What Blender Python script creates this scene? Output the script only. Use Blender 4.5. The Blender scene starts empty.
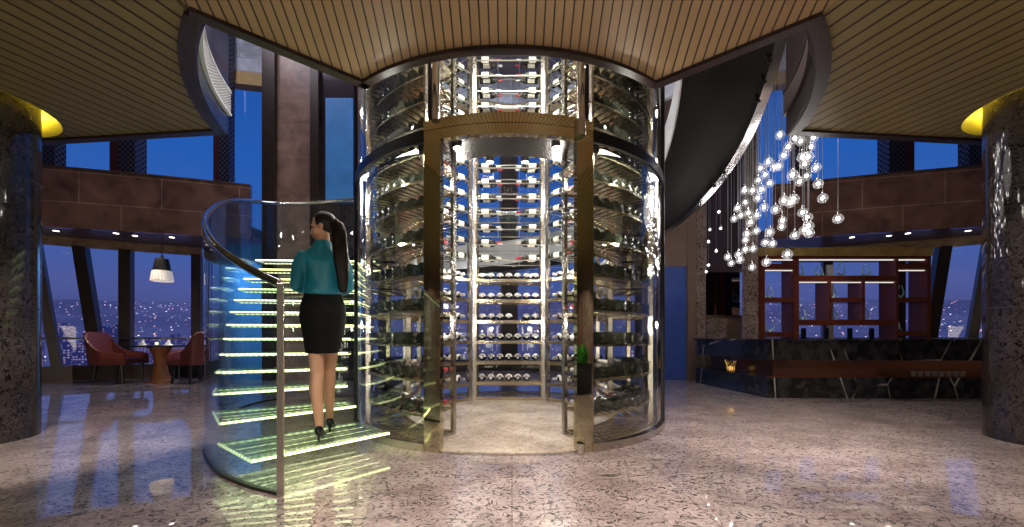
import bpy, bmesh, math, random
from math import sin, cos, pi, radians as R_, sqrt, atan2
from mathutils import Vector, Matrix

random.seed(7)
SC = bpy.context.scene
COL = SC.collection
F, CX, YH, EYE = 400.0, 512.0, 337.0, 1.0          # focal length in pixels, principal column, horizon row, eye height
TC = (-0.03, 5.2)                                     # axis of the wine tower


def W(px, py, d):
    """photo pixel at depth d -> point in the room (used to read real positions off the photograph)"""
    return Vector(((px - CX) / F * d, d, EYE + (YH - py) / F * d))


# ------------------------------------------------------------------ materials
def nmat(name):
    m = bpy.data.materials.new(name)
    m.use_nodes = True
    nt = m.node_tree
    for n in list(nt.nodes):
        nt.nodes.remove(n)
    out = nt.nodes.new('ShaderNodeOutputMaterial')
    return m, nt, out


def N(nt, t, **kw):
    n = nt.nodes.new(t)
    for k, v in kw.items():
        if k.startswith('i_'):
            n.inputs[k[2:].replace('_', ' ')].default_value = v
        else:
            setattr(n, k, v)
    return n


def L(nt, a, ao, b, bi):
    nt.links.new(a.outputs[ao], b.inputs[bi])


def c4(c):
    return (c[0], c[1], c[2], 1.0)


def pbr(name, col, rough=0.5, metal=0.0, spec=0.5, emit=None, estr=0.0, coat=0.0, noise=0.0, nscale=20.0, bump=0.0):
    m, nt, out = nmat(name)
    p = N(nt, 'ShaderNodeBsdfPrincipled')
    p.inputs['Base Color'].default_value = c4(col)
    p.inputs['Roughness'].default_value = rough
    p.inputs['Metallic'].default_value = metal
    p.inputs['Specular IOR Level'].default_value = spec
    p.inputs['Coat Weight'].default_value = coat
    if emit:
        p.inputs['Emission Color'].default_value = c4(emit)
        p.inputs['Emission Strength'].default_value = estr
    if noise > 0 or bump > 0:
        tc = N(nt, 'ShaderNodeTexCoord')
        nz = N(nt, 'ShaderNodeTexNoise')
        nz.inputs['Scale'].default_value = nscale
        nz.inputs['Detail'].default_value = 5
        L(nt, tc, 'Object', nz, 'Vector')
        if noise > 0:
            mx = N(nt, 'ShaderNodeMix', data_type='RGBA')
            mx.inputs[6].default_value = c4([c * (1 - noise) for c in col])
            mx.inputs[7].default_value = c4([min(1, c * (1 + noise)) for c in col])
            L(nt, nz, 'Fac', mx, 0)
            nt.links.new(mx.outputs[2], p.inputs['Base Color'])
        if bump > 0:
            b = N(nt, 'ShaderNodeBump')
            b.inputs['Strength'].default_value = bump
            b.inputs['Distance'].default_value = 0.01
            L(nt, nz, 'Fac', b, 'Height')
            L(nt, b, 'Normal', p, 'Normal')
    L(nt, p, 'BSDF', out, 'Surface')
    return m


def ramp(nt, stops):
    r = N(nt, 'ShaderNodeValToRGB')
    el = r.color_ramp.elements
    while len(el) > 1:
        el.remove(el[-1])
    el[0].position = stops[0][0]
    el[0].color = c4(stops[0][1])
    for p, c in stops[1:]:
        e = el.new(p)
        e.color = c4(c)
    return r


def math_(nt, op, a=None, b=None, va=None, vb=None):
    n = N(nt, 'ShaderNodeMath', operation=op)
    if a is not None:
        nt.links.new(a, n.inputs[0])
    elif va is not None:
        n.inputs[0].default_value = va
    if b is not None:
        nt.links.new(b, n.inputs[1])
    elif vb is not None:
        n.inputs[1].default_value = vb
    return n.outputs[0]


def glass(name, tint=(0.95, 0.98, 0.97), refl=1.0, base=0.045, rough=0.0):
    """architectural sheet glass: transmits straight on, mirrors by Fresnel"""
    m, nt, out = nmat(name)
    lw = N(nt, 'ShaderNodeLayerWeight')
    lw.inputs['Blend'].default_value = 0.5
    pw = math_(nt, 'POWER', lw.outputs['Facing'], vb=5.0)
    sc = math_(nt, 'MULTIPLY', pw, vb=(1 - base) * refl)
    ad = math_(nt, 'ADD', sc, vb=base * refl)
    tr = N(nt, 'ShaderNodeBsdfTransparent')
    tr.inputs['Color'].default_value = c4(tint)
    gl = N(nt, 'ShaderNodeBsdfGlossy')
    gl.inputs['Roughness'].default_value = rough
    mx = N(nt, 'ShaderNodeMixShader')
    nt.links.new(ad, mx.inputs[0])
    L(nt, tr, 0, mx, 1)
    L(nt, gl, 0, mx, 2)
    L(nt, mx, 0, out, 'Surface')
    return m


def emitter(name, col, s):
    m, nt, out = nmat(name)
    e = N(nt, 'ShaderNodeEmission')
    e.inputs['Color'].default_value = c4(col)
    e.inputs['Strength'].default_value = s
    L(nt, e, 0, out, 'Surface')
    return m


def granite(name, light, mid, dark, rough=0.1, scale=1.0, spec=0.5, darkness=0.5, tiles=None, stretch=1.0, coat=0.0):
    m, nt, out = nmat(name)
    tc = N(nt, 'ShaderNodeTexCoord')
    mp = N(nt, 'ShaderNodeMapping')
    mp.inputs['Scale'].default_value = (scale, scale * stretch, scale)
    L(nt, tc, 'Object', mp, 'Vector')
    big = N(nt, 'ShaderNodeTexNoise')
    big.inputs['Scale'].default_value = 1.6
    big.inputs['Detail'].default_value = 4
    L(nt, mp, 0, big, 'Vector')
    fine = N(nt, 'ShaderNodeTexNoise')
    fine.inputs['Scale'].default_value = 26
    fine.inputs['Detail'].default_value = 6
    fine.inputs['Roughness'].default_value = 0.7
    L(nt, mp, 0, fine, 'Vector')
    r1 = ramp(nt, [(0.32, mid), (0.62, light)])
    L(nt, fine, 'Fac', r1, 0)
    # curly dark veins: a thin band of a distorted noise
    vn = N(nt, 'ShaderNodeTexNoise')
    vn.inputs['Scale'].default_value = 7.5
    vn.inputs['Detail'].default_value = 2.5
    vn.inputs['Distortion'].default_value = 1.6
    L(nt, mp, 0, vn, 'Vector')
    d = math_(nt, 'SUBTRACT', vn.outputs['Fac'], vb=0.5)
    d = math_(nt, 'ABSOLUTE', d)
    r2 = ramp(nt, [(0.0, (1, 1, 1)), (0.022, (0.85, 0.85, 0.85)), (0.038, (0, 0, 0))])
    nt.links.new(d, r2.inputs[0])
    brk = N(nt, 'ShaderNodeTexNoise')
    brk.inputs['Scale'].default_value = 14
    brk.inputs['Detail'].default_value = 2
    L(nt, mp, 0, brk, 'Vector')
    r3 = ramp(nt, [(0.33, (0, 0, 0)), (0.45, (1, 1, 1))])
    L(nt, brk, 'Fac', r3, 0)
    k = math_(nt, 'MULTIPLY', r2.outputs[0], r3.outputs[0])
    k = math_(nt, 'MULTIPLY', k, vb=darkness)
    mx = N(nt, 'ShaderNodeMix', data_type='RGBA')
    nt.links.new(k, mx.inputs[0])
    L(nt, r1, 0, mx, 6)
    mx.inputs[7].default_value = c4(dark)
    m2 = N(nt, 'ShaderNodeMix', data_type='RGBA', blend_type='MULTIPLY')
    m2.inputs[0].default_value = 1.0
    nt.links.new(mx.outputs[2], m2.inputs[6])
    r4 = ramp(nt, [(0.35, (0.62, 0.58, 0.57)), (0.62, (1, 1, 1))])
    L(nt, big, 'Fac', r4, 0)
    L(nt, r4, 0, m2, 7)
    last = m2.outputs[2]
    if tiles:
        bt = N(nt, 'ShaderNodeTexBrick')
        bt.offset = 0.0
        bt.inputs['Scale'].default_value = 1.0
        bt.inputs['Brick Width'].default_value = tiles[0]
        bt.inputs['Row Height'].default_value = tiles[1]
        bt.inputs['Mortar Size'].default_value = 0.004
        bt.inputs['Color1'].default_value = (1, 1, 1, 1)
        bt.inputs['Color2'].default_value = (0.93, 0.93, 0.93, 1)
        bt.inputs['Mortar'].default_value = (0.55, 0.52, 0.5, 1)
        if len(tiles) > 2:
            mp2 = N(nt, 'ShaderNodeMapping')
            mp2.inputs['Rotation'].default_value = tiles[2]
            L(nt, tc, 'Object', mp2, 'Vector')
            L(nt, mp2, 0, bt, 'Vector')
        else:
            L(nt, tc, 'Object', bt, 'Vector')
        m3 = N(nt, 'ShaderNodeMix', data_type='RGBA', blend_type='MULTIPLY')
        m3.inputs[0].default_value = 1.0
        nt.links.new(last, m3.inputs[6])
        L(nt, bt, 'Color', m3, 7)
        last = m3.outputs[2]
    p = N(nt, 'ShaderNodeBsdfPrincipled')
    nt.links.new(last, p.inputs['Base Color'])
    p.inputs['Roughness'].default_value = rough
    p.inputs['Specular IOR Level'].default_value = spec
    if coat > 0:
        p.inputs['Coat Weight'].default_value = coat
        p.inputs['Coat Roughness'].default_value = 0.018
        p.inputs['Coat IOR'].default_value = 1.72
    L(nt, p, 0, out, 'Surface')
    return m


def marble_black(name):
    m, nt, out = nmat(name)
    tc = N(nt, 'ShaderNodeTexCoord')
    mp = N(nt, 'ShaderNodeMapping')
    mp.inputs['Rotation'].default_value = (0.3, 0.5, 0.2)
    mp.inputs['Scale'].default_value = (0.9, 0.5, 0.55)
    L(nt, tc, 'Object', mp, 'Vector')
    vo = N(nt, 'ShaderNodeTexVoronoi', feature='DISTANCE_TO_EDGE')
    vo.inputs['Scale'].default_value = 1.1
    L(nt, mp, 0, vo, 'Vector')
    nz = N(nt, 'ShaderNodeTexNoise')
    nz.inputs['Scale'].default_value = 1.3
    L(nt, tc, 'Object', nz, 'Vector')
    msk = ramp(nt, [(0.46, (0.0, 0.0, 0.0)), (0.58, (1, 1, 1))])
    L(nt, nz, 'Fac', msk, 0)
    r0 = ramp(nt, [(0.0, (0.45, 0.42, 0.40)), (0.004, (0.2, 0.19, 0.18)), (0.010, (0.0, 0.0, 0.0))])
    L(nt, vo, 'Distance', r0, 0)
    r = N(nt, 'ShaderNodeMix', data_type='RGBA', blend_type='MULTIPLY')
    r.inputs[0].default_value = 1
    L(nt, r0, 0, r, 6)
    L(nt, msk, 0, r, 7)
    n2 = N(nt, 'ShaderNodeTexNoise')
    n2.inputs['Scale'].default_value = 7
    n2.inputs['Detail'].default_value = 6
    L(nt, tc, 'Object', n2, 'Vector')
    r2 = ramp(nt, [(0.4, (0.008, 0.008, 0.010)), (0.75, (0.04, 0.04, 0.045))])
    L(nt, n2, 'Fac', r2, 0)
    ad = N(nt, 'ShaderNodeMix', data_type='RGBA', blend_type='ADD')
    ad.inputs[0].default_value = 1
    nt.links.new(r.outputs[2], ad.inputs[6])
    L(nt, r2, 0, ad, 7)
    p = N(nt, 'ShaderNodeBsdfPrincipled')
    nt.links.new(ad.outputs[2], p.inputs['Base Color'])
    p.inputs['Roughness'].default_value = 0.13
    L(nt, p, 0, out, 'Surface')
    return m


def slats(name, mode, period, wood, wood2, gap, ang=0.0, apex=(0, 0)):
    """slatted wooden ceiling; parallel boards (mode 'line') or boards fanning from a point ('fan')"""
    m, nt, out = nmat(name)
    geo = N(nt, 'ShaderNodeTexCoord')
    sp = N(nt, 'ShaderNodeSeparateXYZ')
    L(nt, geo, 'Object', sp, 0)
    x, y = sp.outputs[0], sp.outputs[1]
    if mode == 'line':
        a = math_(nt, 'MULTIPLY', x, vb=cos(ang) / period)
        b = math_(nt, 'MULTIPLY', y, vb=-sin(ang) / period)
        s = math_(nt, 'ADD', a, b)
        along = math_(nt, 'ADD', math_(nt, 'MULTIPLY', x, vb=sin(ang)), math_(nt, 'MULTIPLY', y, vb=cos(ang)))
    else:
        xx = math_(nt, 'SUBTRACT', x, vb=apex[0])
        yy = math_(nt, 'SUBTRACT', y, vb=apex[1])
        a = math_(nt, 'ARCTAN2', xx, yy)
        s = math_(nt, 'MULTIPLY', a, vb=1.0 / period)
        along = y
    s = math_(nt, 'ADD', s, vb=200.5)
    fr = math_(nt, 'FRACT', s)
    idx = math_(nt, 'FLOOR', s)
    e = math_(nt, 'ABSOLUTE', math_(nt, 'SUBTRACT', fr, vb=0.5))
    r = ramp(nt, [(0.0, (1, 1, 1)), (0.405, (1, 1, 1)), (0.435, (0, 0, 0))])
    nt.links.new(e, r.inputs[0])
    wn = N(nt, 'ShaderNodeTexWhiteNoise', noise_dimensions='1D')
    nt.links.new(idx, wn.inputs['W'])
    cb = N(nt, 'ShaderNodeCombineXYZ')
    nt.links.new(math_(nt, 'MULTIPLY', s, vb=14.0), cb.inputs[0])
    nt.links.new(math_(nt, 'MULTIPLY', along, vb=1.5), cb.inputs[1])
    gr = N(nt, 'ShaderNodeTexNoise')
    gr.inputs['Scale'].default_value = 1.0
    gr.inputs['Detail'].default_value = 4
    L(nt, cb, 0, gr, 'Vector')
    mixf = math_(nt, 'ADD', math_(nt, 'MULTIPLY', wn.outputs['Value'], vb=0.5), math_(nt, 'MULTIPLY', gr.outputs['Fac'], vb=0.5))
    mc = N(nt, 'ShaderNodeMix', data_type='RGBA')
    nt.links.new(mixf, mc.inputs[0])
    mc.inputs[6].default_value = c4(wood)
    mc.inputs[7].default_value = c4(wood2)
    mg = N(nt, 'ShaderNodeMix', data_type='RGBA')
    L(nt, r, 0, mg, 0)
    mg.inputs[6].default_value = c4(gap)
    nt.links.new(mc.outputs[2], mg.inputs[7])
    p = N(nt, 'ShaderNodeBsdfPrincipled')
    nt.links.new(mg.outputs[2], p.inputs['Base Color'])
    p.inputs['Roughness'].default_value = 0.5
    p.inputs['Specular IOR Level'].default_value = 0.25
    b = N(nt, 'ShaderNodeBump')
    b.inputs['Strength'].default_value = 0.6
    b.inputs['Distance'].default_value = 0.012
    L(nt, r, 0, b, 'Height')
    L(nt, b, 0, p, 'Normal')
    L(nt, p, 0, out, 'Surface')
    return m


def lattice(name, base, line, scale=9.0, metal=0.4, rough=0.3):
    """dark cladding with a pale woven zigzag lattice"""
    m, nt, out = nmat(name)
    tc = N(nt, 'ShaderNodeTexCoord')
    sp = N(nt, 'ShaderNodeSeparateXYZ')
    L(nt, tc, 'Object', sp, 0)
    h = math_(nt, 'ADD', sp.outputs[0], sp.outputs[1])
    u = math_(nt, 'MULTIPLY', h, vb=scale)
    v = math_(nt, 'MULTIPLY', sp.outputs[2], vb=scale)
    a = math_(nt, 'PINGPONG', math_(nt, 'ADD', u, v), vb=0.5)
    b = math_(nt, 'PINGPONG', math_(nt, 'SUBTRACT', u, v), vb=0.5)
    k = math_(nt, 'MINIMUM', a, b)
    r = ramp(nt, [(0.0, line), (0.1, line), (0.16, base)])
    nt.links.new(k, r.inputs[0])
    p = N(nt, 'ShaderNodeBsdfPrincipled')
    L(nt, r, 0, p, 'Base Color')
    p.inputs['Roughness'].default_value = rough
    p.inputs['Metallic'].default_value = metal
    L(nt, p, 0, out, 'Surface')
    return m


def panelled(name, col, seam, w, h, rough=0.08, spec=0.8, metal=0.0):
    """polished stone veneer in large panels with thin light seams"""
    m, nt, out = nmat(name)
    tc = N(nt, 'ShaderNodeTexCoord')
    sp = N(nt, 'ShaderNodeSeparateXYZ')
    L(nt, tc, 'Object', sp, 0)
    cb = N(nt, 'ShaderNodeCombineXYZ')
    L(nt, sp, 0, cb, 0)
    L(nt, sp, 2, cb, 1)
    bt = N(nt, 'ShaderNodeTexBrick')
    bt.inputs['Scale'].default_value = 1
    bt.inputs['Brick Width'].default_value = w
    bt.inputs['Row Height'].default_value = h
    bt.inputs['Mortar Size'].default_value = 0.008
    bt.inputs['Color1'].default_value = c4(col)
    bt.inputs['Color2'].default_value = c4([c * 0.8 for c in col])
    bt.inputs['Mortar'].default_value = c4(seam)
    L(nt, cb, 0, bt, 'Vector')
    nz = N(nt, 'ShaderNodeTexNoise')
    nz.inputs['Scale'].default_value = 2.2
    nz.inputs['Detail'].default_value = 7
    nz.inputs['Distortion'].default_value = 0.8
    L(nt, tc, 'Object', nz, 'Vector')
    r = ramp(nt, [(0.3, (0.55, 0.5, 0.5)), (0.7, (1.35, 1.3, 1.25))])
    L(nt, nz, 'Fac', r, 0)
    mx = N(nt, 'ShaderNodeMix', data_type='RGBA', blend_type='MULTIPLY')
    mx.inputs[0].default_value = 1
    L(nt, bt, 'Color', mx, 6)
    L(nt, r, 0, mx, 7)
    p = N(nt, 'ShaderNodeBsdfPrincipled')
    nt.links.new(mx.outputs[2], p.inputs['Base Color'])
    p.inputs['Roughness'].default_value = rough
    p.inputs['Specular IOR Level'].default_value = spec
    p.inputs['Metallic'].default_value = metal
    L(nt, p, 0, out, 'Surface')
    return m


def city_mat(name, cell, base, strength):
    m, nt, out = nmat(name)
    tc = N(nt, 'ShaderNodeTexCoord')
    v = N(nt, 'ShaderNodeTexVoronoi')
    v.inputs['Scale'].default_value = 1.0 / cell
    L(nt, tc, 'Object', v, 'Vector')
    r = ramp(nt, [(0.0, (1, 1, 1)), (0.13, (1, 1, 1)), (0.2, (0, 0, 0))])
    L(nt, v, 'Distance', r, 0)
    sc = N(nt, 'ShaderNodeSeparateColor')
    L(nt, v, 'Color', sc, 0)
    on = math_(nt, 'POWER', sc.outputs[0], vb=7.0)
    big = N(nt, 'ShaderNodeTexNoise')
    big.inputs['Scale'].default_value = 1 / 420.0
    big.inputs['Detail'].default_value = 3
    L(nt, tc, 'Object', big, 'Vector')
    rb = ramp(nt, [(0.38, (0.65, 0.65, 0.65)), (0.66, (1, 1, 1))])
    L(nt, big, 'Fac', rb, 0)
    k = math_(nt, 'MULTIPLY', math_(nt, 'MULTIPLY', r.outputs[0], on), rb.outputs[0])
    k = math_(nt, 'MULTIPLY', k, vb=strength)
    hue = ramp(nt, [(0.0, (1, 0.55, 0.3)), (0.35, (1, 0.85, 0.7)), (0.7, (0.75, 0.8, 1)), (0.9, (1, 0.3, 0.4))])
    L(nt, sc, 1, hue, 0)
    e = N(nt, 'ShaderNodeEmission')
    L(nt, hue, 0, e, 0)
    nt.links.new(k, e.inputs[1])
    e2 = N(nt, 'ShaderNodeEmission')
    L(nt, rb, 0, e2, 1)
    e2.inputs[0].default_value = c4(base)  # even emission paints purple haze over the city ground
    ad = N(nt, 'ShaderNodeAddShader')
    L(nt, e, 0, ad, 0)
    L(nt, e2, 0, ad, 1)
    df = N(nt, 'ShaderNodeBsdfDiffuse')
    df.inputs[0].default_value = (0.12, 0.12, 0.2, 1)
    ad2 = N(nt, 'ShaderNodeAddShader')
    L(nt, ad, 0, ad2, 0)
    L(nt, df, 0, ad2, 1)
    L(nt, ad2, 0, out, 'Surface')
    return m


def tower_block_mat(name):
    """residential tower at dusk: a grid of lit and unlit windows"""
    m, nt, out = nmat(name)
    tc = N(nt, 'ShaderNodeTexCoord')
    sp = N(nt, 'ShaderNodeSeparateXYZ')
    L(nt, tc, 'Object', sp, 0)
    u = math_(nt, 'MULTIPLY', math_(nt, 'ADD', sp.outputs[0], math_(nt, 'MULTIPLY', sp.outputs[1], vb=0.7)), vb=1 / 4.0)
    v = math_(nt, 'MULTIPLY', sp.outputs[2], vb=1 / 3.6)
    cb = N(nt, 'ShaderNodeCombineXYZ')
    nt.links.new(math_(nt, 'FLOOR', u), cb.inputs[0])
    nt.links.new(math_(nt, 'FLOOR', v), cb.inputs[1])
    wn = N(nt, 'ShaderNodeTexWhiteNoise', noise_dimensions='2D')
    L(nt, cb, 0, wn, 'Vector')
    lit = math_(nt, 'GREATER_THAN', wn.outputs['Value'], vb=0.5)
    win = math_(nt, 'MULTIPLY', math_(nt, 'GREATER_THAN', math_(nt, 'FRACT', u), vb=0.4), math_(nt, 'GREATER_THAN', math_(nt, 'FRACT', v), vb=0.45))
    k = math_(nt, 'MULTIPLY', math_(nt, 'MULTIPLY', lit, win), vb=0.3)
    hue = ramp(nt, [(0, (1, 0.6, 0.55)), (0.5, (0.95, 0.65, 0.9)), (1, (0.6, 0.6, 1))])
    L(nt, wn, 'Color', hue, 0)
    p = N(nt, 'ShaderNodeBsdfPrincipled')
    p.inputs['Base Color'].default_value = (0.35, 0.28, 0.42, 1)
    p.inputs['Roughness'].default_value = 0.8
    L(nt, hue, 0, p, 'Emission Color')
    nt.links.new(k, p.inputs['Emission Strength'])
    L(nt, p, 0, out, 'Surface')
    return m


def led_mat(name, col, s, spacing, axis_sum=True):
    """row of LED dots behind frosted glass"""
    m, nt, out = nmat(name)
    tc = N(nt, 'ShaderNodeTexCoord')
    sp = N(nt, 'ShaderNodeSeparateXYZ')
    L(nt, tc, 'Object', sp, 0)
    u = math_(nt, 'MULTIPLY', sp.outputs[0], vb=1 / spacing)
    f = math_(nt, 'ABSOLUTE', math_(nt, 'SUBTRACT', math_(nt, 'FRACT', u), vb=0.5))
    r = ramp(nt, [(0.0, (1, 1, 1)), (0.16, (1, 1, 1)), (0.32, (0.5, 0.5, 0.5))])
    nt.links.new(f, r.inputs[0])
    e = N(nt, 'ShaderNodeEmission')
    e.inputs[0].default_value = c4(col)
    nt.links.new(math_(nt, 'MULTIPLY', r.outputs[0], vb=s), e.inputs[1])
    L(nt, e, 0, out, 'Surface')
    return m


def tread_glass(name):
    m, nt, out = nmat(name)
    tr = N(nt, 'ShaderNodeBsdfTransparent')
    tr.inputs[0].default_value = (0.82, 0.9, 0.84, 1)
    tl = N(nt, 'ShaderNodeBsdfTranslucent')
    tl.inputs[0].default_value = (0.72, 0.86, 0.74, 1)
    df = N(nt, 'ShaderNodeBsdfDiffuse')
    df.inputs[0].default_value = (0.6, 0.74, 0.62, 1)
    gl = N(nt, 'ShaderNodeBsdfGlossy')
    gl.inputs['Roughness'].default_value = 0.05
    a = N(nt, 'ShaderNodeMixShader')
    a.inputs[0].default_value = 0.5
    L(nt, tl, 0, a, 1)
    L(nt, df, 0, a, 2)
    b = N(nt, 'ShaderNodeMixShader')
    b.inputs[0].default_value = 0.13
    L(nt, tr, 0, b, 1)
    L(nt, a, 0, b, 2)
    c = N(nt, 'ShaderNodeMixShader')
    c.inputs[0].default_value = 0.1
    L(nt, b, 0, c, 1)
    L(nt, gl, 0, c, 2)
    L(nt, c, 0, out, 'Surface')
    return m


M = {}
M['floor'] = granite('floor granite', (0.70, 0.575, 0.545), (0.38, 0.295, 0.28), (0.012, 0.007, 0.006), rough=0.3, scale=1.5, darkness=1.0, spec=0.5, coat=1.0, tiles=(1.1, 1.1), stretch=1.15)
M['towerfloor'] = granite('tower floor stone', (0.62, 0.54, 0.44), (0.45, 0.38, 0.3), (0.2, 0.16, 0.12), rough=0.2, scale=1.2, darkness=0.5)
M['column'] = granite('column granite', (0.062, 0.048, 0.044), (0.028, 0.022, 0.021), (0.004, 0.003, 0.003), rough=0.07, scale=1.6, darkness=0.95, spec=0.4)
M['pilaster'] = granite('pilaster granite', (0.34, 0.26, 0.23), (0.19, 0.14, 0.125), (0.02, 0.014, 0.012), rough=0.2, scale=1.3, darkness=0.9)
M['ceil_fan'] = slats('slatted ceiling centre', 'fan', 0.0113, (0.33, 0.22, 0.115), (0.275, 0.18, 0.09), (0.03, 0.018, 0.01), apex=(0, -3.0))
M['ceil_l'] = slats('slatted ceiling left', 'line', 0.137, (0.205, 0.16, 0.064), (0.165, 0.128, 0.052), (0.022, 0.014, 0.008), ang=atan2(0.33, 1))
M['ceil_r'] = slats('slatted ceiling right', 'line', 0.137, (0.205, 0.16, 0.064), (0.165, 0.128, 0.052), (0.022, 0.014, 0.008), ang=-atan2(0.33, 1))
M['trim'] = granite('dark edge trim', (0.042, 0.022, 0.018), (0.022, 0.012, 0.011), (0.004, 0.003, 0.003), rough=0.4, spec=0.3, scale=2.5, darkness=0.8)
M['fascia'] = pbr('slab fascia', (0.05, 0.05, 0.10), 0.2, 0.35, noise=0.35, nscale=3)
M['fascia_r'] = pbr('brown slab fascia', (0.028, 0.02, 0.023), 0.6, spec=0.2, noise=0.3, nscale=3)
M['grille'] = lattice('white perforated grille', (0.16, 0.15, 0.17), (0.75, 0.73, 0.74), scale=34, metal=0.0, rough=0.5)
M['grille_dark'] = lattice('brown perforated grille', (0.035, 0.025, 0.028), (0.15, 0.115, 0.115), scale=34, metal=0.0, rough=0.5)
M['band'] = panelled('brown polished parapet', (0.19, 0.10, 0.082), (0.32, 0.22, 0.18), 1.35, 0.62, rough=0.1, spec=0.9)
M['soffit'] = pbr('soffit paint', (0.11, 0.07, 0.075), 0.35)
M['strip'] = granite('patterned head strip', (0.55, 0.36, 0.22), (0.3, 0.18, 0.10), (0.05, 0.03, 0.02), rough=0.35, scale=3.0, darkness=0.9)
M['gold_strip'] = granite('gold mosaic strip', (0.6, 0.42, 0.15), (0.32, 0.2, 0.06), (0.1, 0.06, 0.02), rough=0.3, scale=3.0, darkness=0.8)
M['mullion'] = pbr('mullion bronze', (0.045, 0.028, 0.026), 0.35, 0.3)
M['lattice'] = lattice('lattice column cladding', (0.012, 0.008, 0.012), (0.10, 0.11, 0.19), scale=8.0)
M['reddark'] = pbr('dark red steel', (0.06, 0.015, 0.018), 0.4)
M['pane'] = glass('window glass', (0.96, 0.97, 0.98), refl=0.55)
M['towerglass'] = glass('tower glass', (0.97, 0.985, 0.98), refl=1.0, base=0.05)
M['stairglass'] = glass('stair glass', (0.86, 0.95, 0.96), refl=1.1, base=0.07)
M['frost'] = tread_glass('tread glass')
M['led'] = led_mat('tread front light', (0.95, 1.0, 0.45), 4.6, 0.045)
M['led2'] = led_mat('tread rear light', (0.90, 1.0, 0.52), 1.7, 0.06)
M['led3'] = led_mat('tread under light', (0.95, 1.0, 0.48), 4.5, 0.05)
M['chrome'] = pbr('polished steel', (0.74, 0.73, 0.71), 0.12, 1.0)
M['bronze'] = pbr('bronze mirror steel', (0.72, 0.67, 0.46), 0.045, 1.0)
M['satin'] = pbr('satin steel', (0.62, 0.58, 0.52), 0.25, 1.0)
M['stringer'] = pbr('bright stringer steel', (0.85, 0.85, 0.88), 0.22, 1.0)
M['rod'] = pbr('dull steel rod', (0.42, 0.40, 0.36), 0.38, 1.0)
M['canopy'] = pbr('brushed canopy steel', (0.06, 0.057, 0.057), 0.25, 0.8)
M['brass'] = pbr('champagne brass', (0.72, 0.62, 0.44), 0.22, 1.0)
M['black'] = pbr('black metal', (0.012, 0.012, 0.013), 0.3, 0.4)
M['cordmat'] = pbr('pale cable', (0.5, 0.5, 0.52), 0.5)
M['soffit_dark'] = pbr('charcoal stair soffit', (0.017, 0.017, 0.019), 0.7, spec=0.2)
M['white'] = pbr('white plaster', (0.72, 0.74, 0.80), 0.6)
M['tile'] = panelled('pale ceiling tile', (0.62, 0.68, 0.85), (0.3, 0.33, 0.45), 0.9, 0.35, rough=0.3, spec=0.3)
M['goldbeam'] = pbr('ochre beam', (0.45, 0.28, 0.10), 0.5, noise=0.3, nscale=6)
M['panel_pink'] = panelled('brown mesh panel', (0.33, 0.215, 0.185), (0.25, 0.16, 0.14), 3.0, 0.85, rough=0.3, spec=0.4)
M['wall'] = pbr('dark brown wall', (0.16, 0.10, 0.078), 0.45, noise=0.25, nscale=2)
M['wallpurple'] = pbr('dark plum reflective panel', (0.07, 0.05, 0.07), 0.12, 0.3, spec=0.8)
M['slot'] = pbr('brown polished slot lining', (0.10, 0.04, 0.027), 0.15, spec=0.7)
M['bluewall_l'] = pbr('bright blue wall', (0.08, 0.32, 0.85), 0.35, noise=0.25, nscale=3)  # bright blue stands in for the glow of the sky
M['bluewall'] = pbr('deep blue wall', (0.03, 0.075, 0.34), 0.4, noise=0.3, nscale=5)
M['mirror_dark'] = pbr('dark mirror', (0.16, 0.13, 0.13), 0.05, 1.0)
M['marble'] = marble_black('black marble')
M['lacquer'] = pbr('red brown lacquer', (0.13, 0.03, 0.018), 0.22, noise=0.25, nscale=8)
M['lacquer_dark'] = pbr('dark maroon panel', (0.045, 0.014, 0.02), 0.25)
M['shelf_led'] = emitter('shelf light', (0.95, 0.88, 0.8), 0.9)
M['yellow_led'] = emitter('cove light', (1.0, 0.80, 0.07), 3.5)
M['cove'] = pbr('cove plaster', (0.80, 0.68, 0.12), 0.6)
M['cyan_glass'] = pbr('pale teal glass', (0.5, 0.8, 0.82), 0.1, spec=0.8)
M['bottle'] = pbr('dark bottle glass', (0.012, 0.014, 0.009), 0.08, spec=0.9)
M['paper'] = pbr('cream label paper', (0.82, 0.77, 0.66), 0.6)
M['foil'] = pbr('pale foil capsule', (0.75, 0.72, 0.70), 0.28, 0.6)
M['foil_red'] = pbr('red foil capsule', (0.34, 0.03, 0.03), 0.3, 0.4)
M['lamp_white'] = emitter('spot lamp', (1.0, 0.95, 0.86), 45)
M['strip_white'] = emitter('rack strip light', (1.0, 0.93, 0.82), 12)
M['downlight'] = emitter('downlight lens', (1.0, 0.93, 0.85), 9)
M['bulb'] = emitter('pendant bulb', (1.0, 0.93, 0.88), 45)
M['leather'] = pbr('burgundy leather', (0.15, 0.035, 0.026), 0.35, bump=0.15, nscale=60)
M['leather_red'] = pbr('rust leather', (0.30, 0.065, 0.03), 0.38, bump=0.15, nscale=60)
M['darkwood'] = pbr('black stained wood', (0.012, 0.009, 0.008), 0.35)
M['orangewood'] = pbr('amber wood', (0.36, 0.13, 0.035), 0.35, noise=0.3, nscale=12)
M['linen'] = pbr('white linen', (0.8, 0.75, 0.7), 0.7)
M['skin'] = pbr('skin', (0.50, 0.28, 0.17), 0.5)
M['teal'] = pbr('teal satin blouse', (0.010, 0.20, 0.29), 0.4, bump=1.0, nscale=9)
M['skirt'] = pbr('black wool skirt', (0.005, 0.005, 0.006), 0.75, spec=0.15)
M['hair'] = pbr('black hair', (0.008, 0.005, 0.005), 0.42, spec=0.3, noise=0.4, nscale=40)
M['shoe'] = pbr('black leather shoe', (0.006, 0.006, 0.007), 0.25)
M['lip'] = pbr('lipstick', (0.4, 0.06, 0.06), 0.4)
M['eye'] = pbr('eye', (0.02, 0.015, 0.012), 0.2)
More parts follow.
